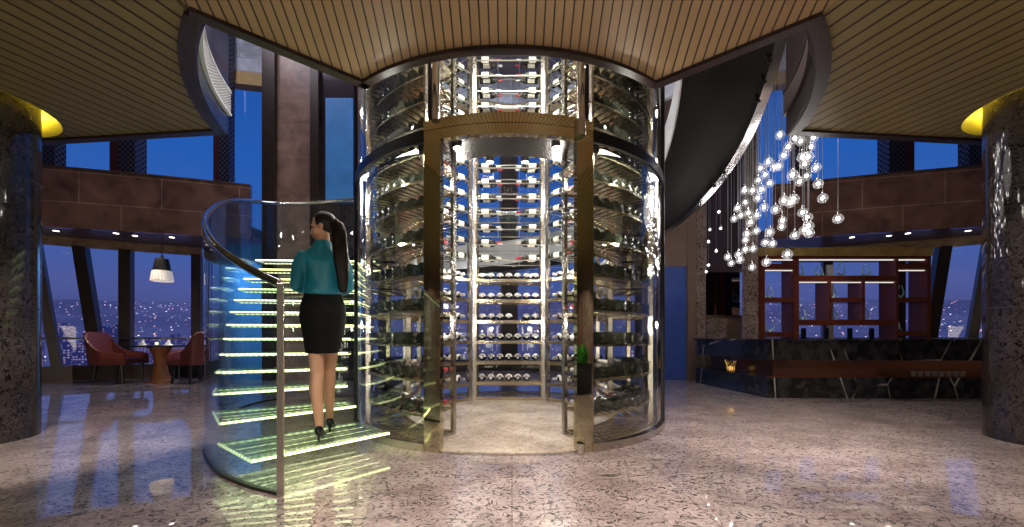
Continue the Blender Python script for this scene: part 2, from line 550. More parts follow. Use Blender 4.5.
M['city'] = city_mat('city lights', 21.0, (0.066, 0.074, 0.20), 13.0)
M['block'] = tower_block_mat('lit tower block')
M['leaf'] = pbr('green leaf', (0.06, 0.32, 0.04), 0.4)
M['planter'] = pbr('black planter', (0.012, 0.012, 0.014), 0.3)
M['globe'] = None


def globe_mat():
    m, nt, out = nmat('pendant globe')
    lw = N(nt, 'ShaderNodeLayerWeight')
    lw.inputs['Blend'].default_value = 0.5
    v = N(nt, 'ShaderNodeTexVoronoi')
    v.inputs['Scale'].default_value = 55
    tc = N(nt, 'ShaderNodeTexCoord')
    L(nt, tc, 'Object', v, 'Vector')
    r = ramp(nt, [(0.0, (1, 1, 1)), (0.25, (0.9, 0.9, 0.9)), (0.45, (0.1, 0.1, 0.1))])
    L(nt, v, 'Distance', r, 0)
    tr = N(nt, 'ShaderNodeBsdfTransparent')
    tr.inputs[0].default_value = (0.97, 0.97, 0.98, 1)
    em = N(nt, 'ShaderNodeEmission')
    em.inputs[0].default_value = (1, 0.92, 0.88, 1)
    em.inputs[1].default_value = 1.5
    k = math_(nt, 'MULTIPLY', r.outputs[0], vb=0.55)
    mx = N(nt, 'ShaderNodeMixShader')
    nt.links.new(k, mx.inputs[0])
    L(nt, tr, 0, mx, 1)
    L(nt, em, 0, mx, 2)
    gl = N(nt, 'ShaderNodeBsdfGlossy')
    gl.inputs['Roughness'].default_value = 0.03
    m2 = N(nt, 'ShaderNodeMixShader')
    nt.links.new(math_(nt, 'ADD', math_(nt, 'MULTIPLY', math_(nt, 'POWER', lw.outputs['Facing'], vb=4.0), vb=0.25), vb=0.03), m2.inputs[0])
    L(nt, mx, 0, m2, 1)
    L(nt, gl, 0, m2, 2)
    L(nt, m2, 0, out, 'Surface')
    return m


M['globe'] = globe_mat()


# ------------------------------------------------------------------ mesh helpers
class MB:
    def __init__(s):
        s.bm = bmesh.new()

    def face(s, pts):
        vs = [s.bm.verts.new(p) for p in pts]
        return s.bm.faces.new(vs)

    def box(s, c, size, rz=0.0, bevel=0.0, rot=None):
        r = bmesh.ops.create_cube(s.bm, size=1.0)
        vs = r['verts']
        bmesh.ops.scale(s.bm, vec=size, verts=vs)
        if bevel > 0:
            es = list({e for v in vs for e in v.link_edges})
            bb = bmesh.ops.bevel(s.bm, geom=es, offset=bevel, segments=2, affect='EDGES', profile=0.5)
            vs = list({v for f in bb['faces'] for v in f.verts} | {v for v in vs if v.is_valid})
        mt = Matrix.Translation(c) @ (rot if rot is not None else Matrix.Rotation(rz, 4, 'Z'))
        bmesh.ops.transform(s.bm, matrix=mt, verts=vs)
        return s

    def loft(s, rings, cap=True, closed=True):
        """rings: lists of points with one count"""
        rows = [[s.bm.verts.new(p) for p in ring] for ring in rings]
        n = len(rows[0])
        for a, b in zip(rows, rows[1:]):
            for i in range(n if closed else n - 1):
                j = (i + 1) % n
                try:
                    s.bm.faces.new((a[i], a[j], b[j], b[i]))
                except ValueError:
                    pass
        if cap and closed:
            s.bm.faces.new(list(reversed(rows[0])))
            s.bm.faces.new(rows[-1])
        return s

    def tube(s, path, r, n=8, cap=True):
        path = [Vector(p) for p in path]
        rs = r if isinstance(r, (list, tuple)) else [r] * len(path)
        rings = []
        ref = None
        for i, p in enumerate(path):
            a = path[max(i - 1, 0)]
            b = path[min(i + 1, len(path) - 1)]
            t = (b - a).normalized()
            if ref is None:
                up = Vector((0, 0, 1)) if abs(t.z) < 0.9 else Vector((1, 0, 0))
                ref = t.cross(up).normalized()
            ref = (ref - t * ref.dot(t)).normalized()
            o = t.cross(ref)
            rings.append([p + (ref * cos(2 * pi * k / n) + o * sin(2 * pi * k / n)) * rs[i] for k in range(n)])
        return s.loft(rings, cap)

    def lathe(s, prof, n=24, c=(0, 0, 0), cap=True, a0=0.0, a1=2 * pi):
        c = Vector(c)
        rings = []
        for r, z in prof:
            rings.append([c + Vector((max(r, 1e-4) * cos(a0 + (a1 - a0) * k / n), max(r, 1e-4) * sin(a0 + (a1 - a0) * k / n), z)) for k in range(n)])
        return s.loft(rings, cap)

    def arc(s, r0, r1, z0, z1, a0, a1, n=24, c=TC, zf=None):
        """curved wall segment between radii r0<r1 and heights z0<z1, angles in degrees"""
        rings = []
        for k in range(n + 1):
            t = k / n
            a = R_(a0 + (a1 - a0) * t)
            dz = zf(a0 + (a1 - a0) * t) if zf else 0.0
            q = lambda r, z: Vector((c[0] + r * cos(a), c[1] + r * sin(a), z + dz))
            rings.append([q(r0, z0), q(r1, z0), q(r1, z1), q(r0, z1)])
        return s.loft(rings)

    def sweep(s, pts, zs0, zs1, th):
        """upright sheet of thickness th along plan points, bottom zs0 and top zs1 per point"""
        rings = []
        for i, p in enumerate(pts):
            a = Vector(pts[max(i - 1, 0)][:2]).to_3d()
            b = Vector(pts[min(i + 1, len(pts) - 1)][:2]).to_3d()
            t = (b - a).normalized()
            nrm = Vector((-t.y, t.x, 0)) * th / 2
            q = Vector((p[0], p[1], 0))
            rings.append([q - nrm + Vector((0, 0, zs0[i])), q + nrm + Vector((0, 0, zs0[i])), q + nrm + Vector((0, 0, zs1[i])), q - nrm + Vector((0, 0, zs1[i]))])
        return s.loft(rings)

    def prism(s, poly, z0, z1, holes=()):
        """extruded plan polygon, with optional holes"""
        loops = [poly] + list(holes)
        for z, flip in ((z0, True), (z1, False)):
            es = []
            for lp in loops:
                vs = [s.bm.verts.new((p[0], p[1], z)) for p in lp]
                for i in range(len(vs)):
                    es.append(s.bm.edges.new((vs[i], vs[(i + 1) % len(vs)])))
            bmesh.ops.triangle_fill(s.bm, use_beauty=True, use_dissolve=False, edges=es)
        for lp in loops:
            n = len(lp)
            for i in range(n):
                a, b = lp[i], lp[(i + 1) % n]
                s.face([(a[0], a[1], z0), (b[0], b[1], z0), (b[0], b[1], z1), (a[0], a[1], z1)])
        bmesh.ops.remove_doubles(s.bm, verts=s.bm.verts, dist=1e-5)
        return s

    def ball(s, c, r, u=16, v=10, scale=(1, 1, 1), rot=None):
        q = bmesh.ops.create_uvsphere(s.bm, u_segments=u, v_segments=v, radius=r)
        mt = Matrix.Translation(c) @ (rot if rot is not None else Matrix()) @ Matrix.Diagonal((*scale, 1))
        bmesh.ops.transform(s.bm, matrix=mt, verts=q['verts'])
        return s

    def mesh(s, name, mat, smooth=False, angle=40):
        bmesh.ops.recalc_face_normals(s.bm, faces=s.bm.faces)
        me = bpy.data.meshes.new(name)
        s.bm.to_mesh(me)
        s.bm.free()
        if smooth:
            for p in me.polygons:
                p.use_smooth = True
            try:
                me.set_sharp_from_angle(angle=R_(angle))
            except Exception:
                pass
        for m in (mat if isinstance(mat, (list, tuple)) else [mat]):
            me.materials.append(m)
        return me

    def build(s, name, mat, parent=None, smooth=False, angle=40):
        me = s.mesh(name, mat, smooth, angle)
        o = bpy.data.objects.new(name, me)
        COL.objects.link(o)
        if parent is not None:
            o.parent = parent
            off = base_of(parent)
            if off.length > 0:
                me.transform(Matrix.Translation(-off))
        return o


def base_of(o):
    v = Vector((0, 0, 0))
    while o is not None:
        v = v + o.location
        o = o.parent
    return v


def tag(o, label, cat, group=None, kind=None):
    if label:
        o['label'] = label
    if cat:
        o['category'] = cat
    if group:
        o['group'] = group
    if kind:
        o['kind'] = kind
    return o


def empty(name, loc=(0, 0, 0)):
    o = bpy.data.objects.new(name, None)
    o.empty_display_size = 0.1
    COL.objects.link(o)
    o.location = loc
    return o


def copy_tree(o, parent=None, top=True):
    c = o.copy()
    COL.objects.link(c)
    if parent is not None:
        c.parent = parent
    for ch in list(o.children):
        copy_tree(ch, c, False)
    return c


def spline(pts, per=6):
    """Catmull-Rom through points (any dimension)"""
    P = [Vector(p) for p in pts]
    out = []
    for i in range(len(P) - 1):
        p0 = P[max(i - 1, 0)]
        p1, p2 = P[i], P[i + 1]
        p3 = P[min(i + 2, len(P) - 1)]
        for k in range(per):
            t = k / per
            out.append(0.5 * ((2 * p1) + (p2 - p0) * t + (2 * p0 - 5 * p1 + 4 * p2 - p3) * t * t + (3 * p1 - p0 - 3 * p2 + p3) * t ** 3))
    out.append(P[-1])
    return out


def lerp_tab(tab, x):
    for (a, va), (b, vb) in zip(tab, tab[1:]):
        if (a <= x <= b) or (b <= x <= a):
            return va + (vb - va) * (x - a) / (b - a)
    return tab[0][1] if abs(x - tab[0][0]) < abs(x - tab[-1][0]) else tab[-1][1]


def ordinal(n):
    names = ['first', 'second', 'third', 'fourth', 'fifth', 'sixth', 'seventh', 'eighth', 'ninth', 'tenth', 'eleventh', 'twelfth',
             'thirteenth', 'fourteenth', 'fifteenth', 'sixteenth', 'seventeenth', 'eighteenth', 'nineteenth', 'twentieth']
    if n <= 20:
        return names[n - 1]
    suf = 'th' if 10 <= n % 100 <= 20 else {1: 'st', 2: 'nd', 3: 'rd'}.get(n % 10, 'th')
    return '%d%s' % (n, suf)


def polar(r, a, z=0.0):
    return Vector((TC[0] + r * cos(R_(a)), TC[1] + r * sin(R_(a)), z))

# ------------------------------------------------------------------ the setting
def struct(o, label=None, cat=None):
    return tag(o, label, cat, kind='structure')


ZC = 3.24                       # height of the slatted ceiling
ZT = 4.5                        # top of that slab
COLS = [(-5.29, 3.82), (5.23, 3.77)]
CR = 0.52
RW = {-1: 3.30, 1: 3.26}        # radius of the stair opening on either side


def circle(c, r, n=40):
    return [(c[0] + r * cos(2 * pi * k / n), c[1] + r * sin(2 * pi * k / n)) for k in range(n)]


o = MB().prism([(-13.5, -7.2), (13.5, -7.2), (13.5, 7.4), (10.4, 9.6), (8.2, 10.7), (0, 12.5), (-8.2, 10.7), (-10.4, 9.6), (-13.5, 7.4)], -0.3, 0.0).build('floor', M['floor'])
struct(o, 'polished speckled granite floor of the whole hall', 'floor')

arcC = [polar(2.085, a) for a in [-127.5 + 75 * k / 28 for k in range(29)]]
arcC = [(p.x, p.y) for p in arcC]
o = MB().prism([(-2.2, -7.1), (-2.2, 2.76)] + arcC + [(2.15, 2.80), (2.15, -7.1)], ZC, ZT).build('ceiling', M['ceil_fan'])
struct(o, 'slatted wooden ceiling tongue reaching out to the wine tower', 'ceiling')
for sgn, nm, mt in ((-1, 'left', 'ceil_l'), (1, 'right', 'ceil_r')):
    aw = []
    for k in range(25):
        a = -48 + 33 * k / 24
        p = polar(RW[sgn], a)
        aw.append((p.x if sgn > 0 else 2 * TC[0] - p.x, p.y))
    poly = [(-2.2 if sgn < 0 else 2.15, -7.1)] + aw + [(sgn * 5.34, 4.57), (sgn * 13.4, 5.35), (sgn * 13.4, -7.1)]
    cc = COLS[0] if sgn < 0 else COLS[1]
    o = MB().prism(poly, ZC, ZT, holes=[circle(cc, 0.67)]).build('ceiling', M[mt])
    struct(o, 'olive slatted wooden ceiling wing over the %s column' % nm, 'ceiling')
    # dark trim along the free edges, slab fascia and grille in the stair opening
    a0, a1 = (-48.0, -14.6) if sgn > 0 else (228.0, 194.6)
    o = MB().arc(RW[sgn] - 0.09, RW[sgn] + 0.01, ZC - 0.025, ZC + 0.02, a0, a1, 30).build('trim_1' if sgn < 0 else 'trim_2', M['trim'], smooth=True)
    struct(o, 'dark speckled trim around the %s stair opening in the ceiling' % nm, 'trim')
    o = MB().arc(RW[sgn] - 0.11, RW[sgn] - 0.085, ZC - 0.02, ZT, a0, a1, 30).build('trim_3' if sgn < 0 else 'trim_4', M['fascia' if sgn < 0 else 'fascia_r'], smooth=True)
    struct(o, 'blue grey curved slab face inside the %s ceiling opening' % nm, 'trim')
    g = MB().arc(RW[sgn] - 0.135, RW[sgn] - 0.115, 3.45, 3.68, a0, a1, 30).build('air_grille', M['grille' if sgn < 0 else 'grille_dark'], smooth=True)
    tag(g, ('curved white perforated air grille in the left ceiling opening' if sgn < 0 else 'curved brown perforated air grille in the right ceiling opening'), 'grille')
    for (za, zb) in ((3.43, 3.452), (3.678, 3.70)):
        MB().arc(RW[sgn] - 0.145, RW[sgn] - 0.112, za, zb, a0, a1, 30).build('grille_rim', M['white' if sgn < 0 else 'trim'], g, smooth=True)
    m = MB()
    p0, p1, p2 = (aw[-1][0], aw[-1][1] + .0), (sgn * 5.34, 4.57), (sgn * 13.4, 5.35)
    m.sweep([p0, p1, p2], [ZC - 0.025] * 3, [ZC + 0.05] * 3, 0.09)
    o = m.build('trim_5' if sgn < 0 else 'trim_6', M['trim'])
    struct(o, 'dark trim along the back edge of the %s ceiling wing' % nm, 'trim')
m = MB()
m.arc(2.07, 2.14, ZC - 0.03, ZC + 0.03, -127.8, -52.2, 40)
for sgn in (-1, 1):
    m.sweep([(sgn * 1.262 + TC[0] / 2, 3.55), ((-2.21, 2.74) if sgn < 0 else (2.16, 2.78))], [ZC - 0.03] * 2, [ZC + 0.03] * 2, 0.085)
o = m.build('trim_7', M['trim'])
struct(o, 'dark trim along the front edge of the ceiling tongue above the tower', 'trim')

# columns with their lit coves
for i, cc in enumerate(COLS):
    nm = ('left', 'right')[i]
    col = MB().lathe([(CR, 0), (CR, 3.9)], 64, (cc[0], cc[1], 0)).build('column', M['column'], smooth=True)
    struct(col, 'round dark granite column at the %s edge of the hall' % nm, 'column')
    for z in (1.28, 2.56):
        MB().lathe([(CR + 0.001, z), (CR + 0.0025, z + 0.003), (CR + 0.0025, z + 0.006), (CR + 0.001, z + 0.009)], 64, (cc[0], cc[1], 0), cap=False).build('stone_joint', M['black'], col)
    cv = MB()
    cv.lathe([(0.665, ZC - 0.004), (0.66, ZC + 0.002), (0.65, 3.60), (CR + 0.01, 3.64)], 48, (cc[0], cc[1], 0), cap=False)
    cv = cv.build('trim_8' if i == 0 else 'trim_9', M['cove'], smooth=True)
    struct(cv, 'yellow lit ceiling cove ring around the %s column' % nm, 'trim')
    MB().lathe([(CR + 0.02, 3.50), (CR + 0.06, 3.50), (CR + 0.06, 3.54), (CR + 0.02, 3.54), (CR + 0.02, 3.50)], 48, (cc[0], cc[1], 0), cap=False).build('cove_light', M['yellow_led'], cv)
    # a bright vertical steel inlay seen on the column's side
    a = -118 if i == 0 else 222
    MB().arc(CR - 0.01, CR + 0.006, 0.02, 3.2, a - 1.3, a + 1.3, 3, cc).build('steel_inlay', M['satin'], col)

# upper hall ceiling, walls behind
o = MB().prism([(-14, 2.9), (14, 2.9), (14, 7.6), (10.6, 9.8), (8.3, 10.9), (0, 12.7), (-8.3, 10.9), (-10.6, 9.8), (-14, 7.6)], 9.6, 9.8).build('ceiling', M['soffit'])
struct(o, 'dark upper ceiling high above the stair void', 'ceiling')
o = MB().box((0, -7.3, 2.2), (27, 0.2, 4.6)).build('wall_front', M['wall'])
struct(o, 'dark brown wall behind the viewer', 'wall')
for sgn, nm in ((-1, 'left'), (1, 'right')):
    o = MB().box((sgn * 13.6, 0.1, 4.7), (0.2, 14.6, 9.8)).build('wall_' + nm, M['pilaster'])
    struct(o, 'speckled granite side wall beyond the %s column' % nm, 'wall')
o = MB().box((0, 2.75, 7.1), (27, 0.12, 5.2)).build('wall_upper', M['wall'])
struct(o, 'dark wall above the slab on the near side of the void', 'wall')

# facade windows: plan segments, panes, leaning mullions, sill and rail
SEGS = [[(-13.4, 7.1), (-10.3, 9.45)], [(-10.3, 9.45), (-8.1, 10.5)], [(-8.1, 10.5), (0, 12.2)]]
wn = 0


def window(p, q, mull, label, head_low, rail=True, sill=0.33):
    global wn
    wn += 1
    p, q = Vector((*p, 0)), Vector((*q, 0))
    mid = (p + q) / 2
    d = (q - p)
    ln = d.length
    t = d.normalized()
    nrm = Vector((t.y, -t.x, 0))
    if nrm.dot(Vector((0, 4, 0)) - mid) < 0:
        nrm = -nrm
    rz = atan2(t.y, t.x)
    root = empty('window_%d' % wn, mid)
    struct(root, label, 'window')
    MB().box(mid + Vector((0, 0, (sill + 7.66) / 2)), (ln, 0.02, 7.66 - sill), rz).build('pane', M['pane'], root)
    MB().box(mid + nrm * 0.06 + Vector((0, 0, sill / 2)), (ln + 0.1, 0.3, sill), rz).build('sill', M['mullion'], root)
    MB().box(mid + nrm * 0.03 + Vector((0, 0, 7.83)), (ln + 0.1, 0.3, 0.34), rz).build('head_beam', M['goldbeam'], root)
    MB().box(mid + nrm * 0.0 + Vector((0, 0, 8.8)), (ln + 0.1, 0.24, 1.6), rz).build('tile_panel', M['tile'], root)
    if rail:
        MB().tube([p + nrm * 0.25 + Vector((0, 0, 0.97)), q + nrm * 0.25 + Vector((0, 0, 0.97))], 0.022, 8).build('rail', M['satin'], root)
    if head_low:
        MB().box(mid + nrm * 0.14 + Vector((0, 0, 3.2)), (ln, 0.12, 0.2), rz).build('head_strip', M['strip'], root)
    for (u, lean, w, upper) in mull:
        b = p + d * u + nrm * 0.1
        top = 3.12 if head_low else 7.66
        m = MB()
        lv = t * lean if abs(lean) > 0 else Vector((0, 0, 0))
        h = t * (w / 2)
        n2 = nrm * 0.13
        r0 = [b - h - n2, b + h - n2, b + h + n2, b - h + n2]
        m.loft([[x + Vector((0, 0, sill - 0.02)) for x in r0], [x + lv + Vector((0, 0, top)) for x in r0]])
        m.build('mullion', M['mullion'], root)
    return root


for sgn, nm in ((-1, 'left'), (1, 'right')):
    mir = lambda s: [(x if sgn < 0 else -x, y) for x, y in s]
    window(*mir(SEGS[0]), [(0.93, -0.33, 0.16, 0), (0.45, -0.2, 0.2, 0)], 'slanting corner window behind the %s column' % nm, True)
    window(*mir(SEGS[1]), [(0.185, -0.33, 0.22, 0), (0.385, 0, 0.22, 0), (0.955, 0, 0.2, 0)], 'tall night window with city view on the %s side' % nm, True)
    window(*mir(SEGS[2]), [(0.21, 0, 0.2, 0), (0.55, 0, 0.3, 0)] + ([(0.985, 0, 0.5, 0)] if sgn < 0 else [(0.8, 0, 0.12, 0)]), 'full height window behind the stair on the %s side' % nm, False)

# lattice clad upper columns standing behind the parapets
for sgn, nm in ((-1, 'left'), (1, 'right')):
    for j, (px, w, d, rd) in enumerate([(133, 16, 9.6, 1), (54, 13, 9.1, 0), (227, 10, 10.3, 1)]):
        x = sgn * (512 - px) / 400 * d
        wd = w / 400 * d
        c = MB().box((x, d, 6.5), (wd, wd * 0.8, 6.1)).build('column', M['lattice'])
        struct(c, '%s dark lattice clad upper column behind the %s parapet' % (('middle', 'outer', 'inner')[j], nm), 'column')
        if rd:
            MB().box((x + sgn * wd * 0.82, d, 6.5), (wd * 0.6, wd * 0.7, 6.1)).build('steel_flange', M['reddark'], c)

# upper gallery: parapet, soffit and downlights
PAR = [(-14, 6.65), (-9.4, 8.0), (-7.5, 8.53), (-5.9, 9.05)]
for sgn, nm in ((-1, 'left'), (1, 'right')):
    pts = [(sgn * -x, y) for x, y in PAR]
    o = MB().sweep(pts, [3.2] * 4, [4.4] * 4, 0.14).build('wall_parapet', M['band'])
    struct(o, 'polished brown stone gallery parapet on the %s' % nm, 'wall')
    MB().sweep(pts, [4.4] * 4, [4.425] * 4, 0.18).build('coping', M['satin'], o)
    poly = pts + [(sgn * 5.9, 11.3), (sgn * 8.1, 10.4), (sgn * 10.3, 9.35), (sgn * 13.5, 7.0)]
    o = MB().prism(poly, 3.3, 3.5).build('ceiling', M['soffit'])
    struct(o, 'dark low soffit under the %s gallery' % nm, 'ceiling')
    for j, (px, py) in enumerate([(56, 230.5), (116, 233), (135, 235.5), (172, 237)]):
        d = 2.295 * 400 / (YH - py)
        x = sgn * (512 - px) / 400 * d
        t = empty('downlight', (x, d, 3.3))
        tag(t, '%s recessed downlight from the outer end of the %s gallery soffit' % (ordinal(j + 1), nm), 'light', 'gallery downlights')
        MB().lathe([(0.05, 3.285), (0.075, 3.285), (0.075, 3.302), (0.05, 3.302), (0.05, 3.285)], 20, (x, d, 0), cap=False).build('bezel', M['chrome'], t)
        MB().lathe([(0.0, 3.292), (0.05, 3.292), (0.05, 3.30), (0.0, 3.30)], 20, (x, d, 0), cap=False).build('lens', M['downlight'], t)

# core walls flanking the tower at the back
YW = 9.2


def slab(x0, x1, z0, z1, y=YW, th=0.3):
    return ((x0 + x1) / 2, y + th / 2, (z0 + z1) / 2), (x1 - x0, th, z1 - z0)


def wallpiece(name, lab, x0, x1, z0, z1, mat, y=YW, th=0.3, cat='wall'):
    c, s = slab(x0, x1, z0, z1, y, th)
    return struct(MB().box(c, s).build(name, M[mat]), lab, cat)


for sgn, nm in ((-1, 'left'), (1, 'right')):
    def sx(a, b):
        return (min(sgn * a, sgn * b), max(sgn * a, sgn * b))
    x0, x1 = sx(5.43, 5.72) if sgn < 0 else sx(4.88, 5.16)
    wallpiece('column_pilaster', 'outer speckled granite pilaster of the %s core wall' % nm, x0, x1, 0, 9.6, 'pilaster' if sgn > 0 else 'mullion', YW - 0.06 if sgn < 0 else 8.38, 0.4 if sgn < 0 else 0.1, 'column')
    x0, x1 = sx(4.43, 4.62) if sgn < 0 else sx(4.22, 4.43)
    wallpiece('column_pilaster', 'inner speckled granite pilaster of the %s core wall' % nm, x0, x1, 0, 9.6, 'pilaster' if sgn > 0 else 'mullion', YW - 0.06, 0.4, 'column')
wallpiece('wall_core', 'tall brown mesh panel of the core wall left of the tower', -5.43, -4.62, 0, 9.6, 'panel_pink', YW + 0.05)
wallpiece('wall_core', 'dark plum panel beside the tower on the left', -4.43, -3.5, 0, 9.6, 'wallpurple', YW + 0.05)
wallpiece('wall_core', 'bright blue wall behind the glass stair', -7.15, -5.72, 0, 3.15, 'bluewall_l', YW + 0.1, 0.1)  # panel added in place of the sky behind the stair
o = MB().box((-3.98, YW + 0.03, 5.3), (0.62, 0.06, 2.4)).build('window_7', M['bluewall_l'])
struct(o, 'blue glass light panel set high in the plum wall left of the tower', 'window')
wallpiece('wall_core', 'dark plum reflective panel above the bar end', 4.43, 5.32, 2.5, 9.6, 'wallpurple', YW + 0.05)
wallpiece('wall_core', 'dark mirror recess beside the bar', 4.43, 5.32, 1.5, 2.5, 'mirror_dark', YW + 0.14, 0.2)
wallpiece('wall_core', 'brown base below the mirror recess beside the bar', 4.43, 5.32, 0, 1.5, 'wall', YW + 0.05)
wallpiece('wall_core', 'speckled granite block standing under the mirror recess', 4.45, 4.9, 0, 1.42, 'pilaster', YW - 0.1, 0.2)
wallpiece('trim_10', 'thin steel ledge under the mirror recess', 4.43, 5.32, 1.47, 1.5, 'satin', YW - 0.02, 0.1, 'trim')
wallpiece('wall_core', 'deep blue wall panel right of the tower', 3.2, 4.03, 0, 2.63, 'bluewall', YW + 0.05)
wallpiece('wall_core', 'brown wall over the blue panel right of the tower', 3.2, 4.03, 2.63, 9.6, 'wall', YW + 0.02)
wallpiece('wall_core', 'narrow brown jamb between the blue panel and the granite pilaster', 4.03, 4.22, 0, 9.6, 'wall', YW - 0.03)
# white curved gallery front seen high between the tower and the stair soffit
o = MB().arc(3.9, 4.0, 5.6, 7.6, 20, 62, 24).build('wall_gallery', M['white'], smooth=True)
struct(o, 'white curved upper gallery front behind the wine tower', 'wall')

# ------------------------------------------------------------------ the wine tower
RT = 1.85
TOP = 5.62
tower = empty('wine_tower', (TC[0], TC[1], 0))
tag(tower, 'tall cylindrical glass wine tower with steel framed doorway in the middle of the hall', 'wine tower')
DA, DB = 18.4, 23.4           # door post between these angles off the front axis
G = M['towerglass']
MB().arc(RT - 0.012, RT, 0.07, TOP, -66.7, -32, 20).build('glass_panel', G, tower, smooth=True)
MB().arc(RT - 0.012, RT, 0.07, TOP, 212, 246.7, 20).build('glass_panel', G, tower, smooth=True)
MB().arc(RT - 0.012, RT, 0.07, TOP, -20, 90, 40).build('glass_panel', G, tower, smooth=True)
MB().arc(RT - 0.012, RT, 0.07, TOP, 90, 200, 40).build('glass_panel', G, tower, smooth=True)
MB().arc(RT - 0.012, RT, 2.9, TOP, -90 - DA, -90 + DA, 20).build('transom_glass', G, tower, smooth=True)
for s in (-1, 1):
    a, b = sorted((-90 + s * DA, -90 + s * DB))
    MB().arc(RT - 0.05, RT + 0.012, 0.0, 2.70, a, b, 8).build('door_post', M['bronze'], tower, smooth=True)
    MB().arc(RT - 0.06, RT + 0.004, 2.88, TOP, a + 1.2, b - 1.2, 6).build('transom_post', M['black'], tower, smooth=True)
    e = polar(RT + 0.02, -90 + s * 19.6)
    MB().tube([(e.x, e.y, 2.86), (e.x, e.y, TOP)], 0.035, 14).build('transom_tube', M['chrome'], tower, smooth=True)
    e = polar(RT + 0.03, -90 + s * 19.2)
    if s > 0:
        kb = MB().tube([(e.x, e.y, 2.72), (e.x, e.y, 2.86)], 0.042, 14).build('door_closer', M['satin'], tower, smooth=True)
        MB().tube([(e.x, e.y, 0.0), (e.x, e.y, 0.09)], 0.035, 14).build('floor_pivot', M['satin'], tower, smooth=True)
    # curved chrome end panels and their dark edge tubes at the tower's flanks
    a, b = sorted((-90 + s * 58, -90 + s * 69))
    MB().arc(RT - 0.02, RT, 0.07, TOP, a, b, 8).build('steel_panel', M['chrome'], tower, smooth=True)
    e = polar(RT + 0.005, -90 + s * 69.5)
    MB().tube([(e.x, e.y, 0), (e.x, e.y, TOP)], 0.028, 12).build('edge_tube', M['black'], tower, smooth=True)
    a, b = sorted((-90 + s * DB, -90 + s * 69))
    MB().arc(RT - 0.03, RT + 0.035, 0.0, 0.07, a, b, 24).build('base_ring', M['satin'], tower, smooth=True)
    MB().arc(RT - 0.01, RT + 0.02, 2.70, 2.80, a, b, 24).build('middle_ring', M['black'], tower, smooth=True)
MB().arc(RT - 0.03, RT + 0.03, 0.0, 0.05, -21, 201, 60).build('base_ring', M['satin'], tower, smooth=True)
MB().arc(RT - 0.05, RT + 0.014, 2.70, 2.788, -90 - DB, -90 + DB, 30).build('door_header', M['bronze'], tower, smooth=True)
MB().arc(RT - 0.05, RT + 0.014, 2.794, 2.88, -90 - DB, -90 + DB, 30).build('door_header', M['bronze'], tower, smooth=True)
MB().arc(RT - 0.015, RT - 0.003, 0.0, 0.012, -90 - DA, -90 + DA, 20).build('threshold', M['chrome'], tower, smooth=True)
MB().arc(1.22, RT - 0.05, 2.80, 2.86, -90 - 27, -90 + 27, 20).build('door_canopy', M['canopy'], tower, smooth=True)
MB().lathe([(0.0, 0.003), (RT - 0.03, 0.003), (RT - 0.03, 0.02), (0.0, 0.02)], 72, (*TC, 0), cap=False).build('tower_floor', M['towerfloor'], tower)
MB().lathe([(0.0, TOP), (RT + 0.02, TOP), (RT + 0.02, TOP + 0.1), (0.0, TOP + 0.1)], 72, (*TC, 0), cap=False).build('tower_lid', M['satin'], tower)
for px, d, z in ((490, 4.05, 2.78), (525, 4.05, 2.78), (457, 3.75, 2.78), (556, 3.75, 2.78)):
    x = (px - CX) / F * d
    sp = MB().lathe([(0.03, z + 0.03), (0.045, z + 0.03), (0.045, z - 0.012), (0.034, z - 0.012), (0.03, z + 0.0)], 16, (x, d, 0), cap=False).build('canopy_spot', M['chrome'], tower, smooth=True)
    MB().lathe([(0, z - 0.006), (0.032, z - 0.006), (0.032, z + 0.0), (0, z + 0.0)], 14, (x, d, 0), cap=False).build('spot_lens', M['lamp_white'], sp)

# racks: each bay between plan points A and B, depth outwards
SHELF_LOW = [0.28, 0.60, 0.92, 1.235, 1.56, 1.875]
SHELF_UP = [2.19 + 0.238 * k for k in range(14)]
RACKTOP = 5.5


def rack(A, B, depth, label, strips=True):
    A, B = Vector((A[0] - 0.05, A[1], 0)), Vector((B[0] - 0.05, B[1], 0))
    t = (B - A).normalized()
    mid = (A + B) / 2
    out = Vector((mid.x - TC[0], mid.y - TC[1], 0))
    nrm = Vector((-t.y, t.x, 0))
    if nrm.dot(out) < 0:
        nrm = -nrm
    ln = (B - A).length
    rz = atan2(t.y, t.x)
    root = empty('wine_rack', mid)
    tag(root, label, 'wine rack', 'wine racks of the tower')
    for p in (A, B):
        for q in (0.0, depth):
            m = MB()
            m.box(p + nrm * q + Vector((0, 0, RACKTOP / 2 + 0.01)), (0.055, 0.045, RACKTOP - 0.02), rz)
            u = m.build('upright', M['satin'] if q == 0 else M['brass'], root)
    front = False
    back = 'facing the doorway' in label
    for z in [0.05] + SHELF_LOW + SHELF_UP:
        low = z < 2.0
        m = MB()
        c = mid + Vector((0, 0, z))
        m.box(c + nrm * 0.0, (ln, 0.02, 0.05 if low else 0.012), rz)
        m.box(c + nrm * depth, (ln, 0.02, 0.035 if low else 0.012), rz)
        if low:
            m.box(c + nrm * depth * 0.33, (ln, 0.05, 0.012), rz)
            m.box(c + nrm * depth * 0.72, (ln, 0.05, 0.012), rz)
        n = 3 if back and not low else max(4, int(ln / 0.10))
        wdt = 0.062 if front and not low else 0.012
        for k in range(n + 1):
            m.box(A + t * (0.02 + (ln - 0.04) * k / n) + nrm * depth / 2 + Vector((0, 0, z)), (wdt, depth, 0.01), rz)
        if front and not low:
            for q in (0.2, 0.4, 0.6, 0.8):
                m.box(c + nrm * depth * q + Vector((0, 0, 0.004)), (ln, 0.012, 0.014), rz)
        m.build('shelf', M['brass' if low else 'rod'], root)
    return A, t, nrm, ln, rz


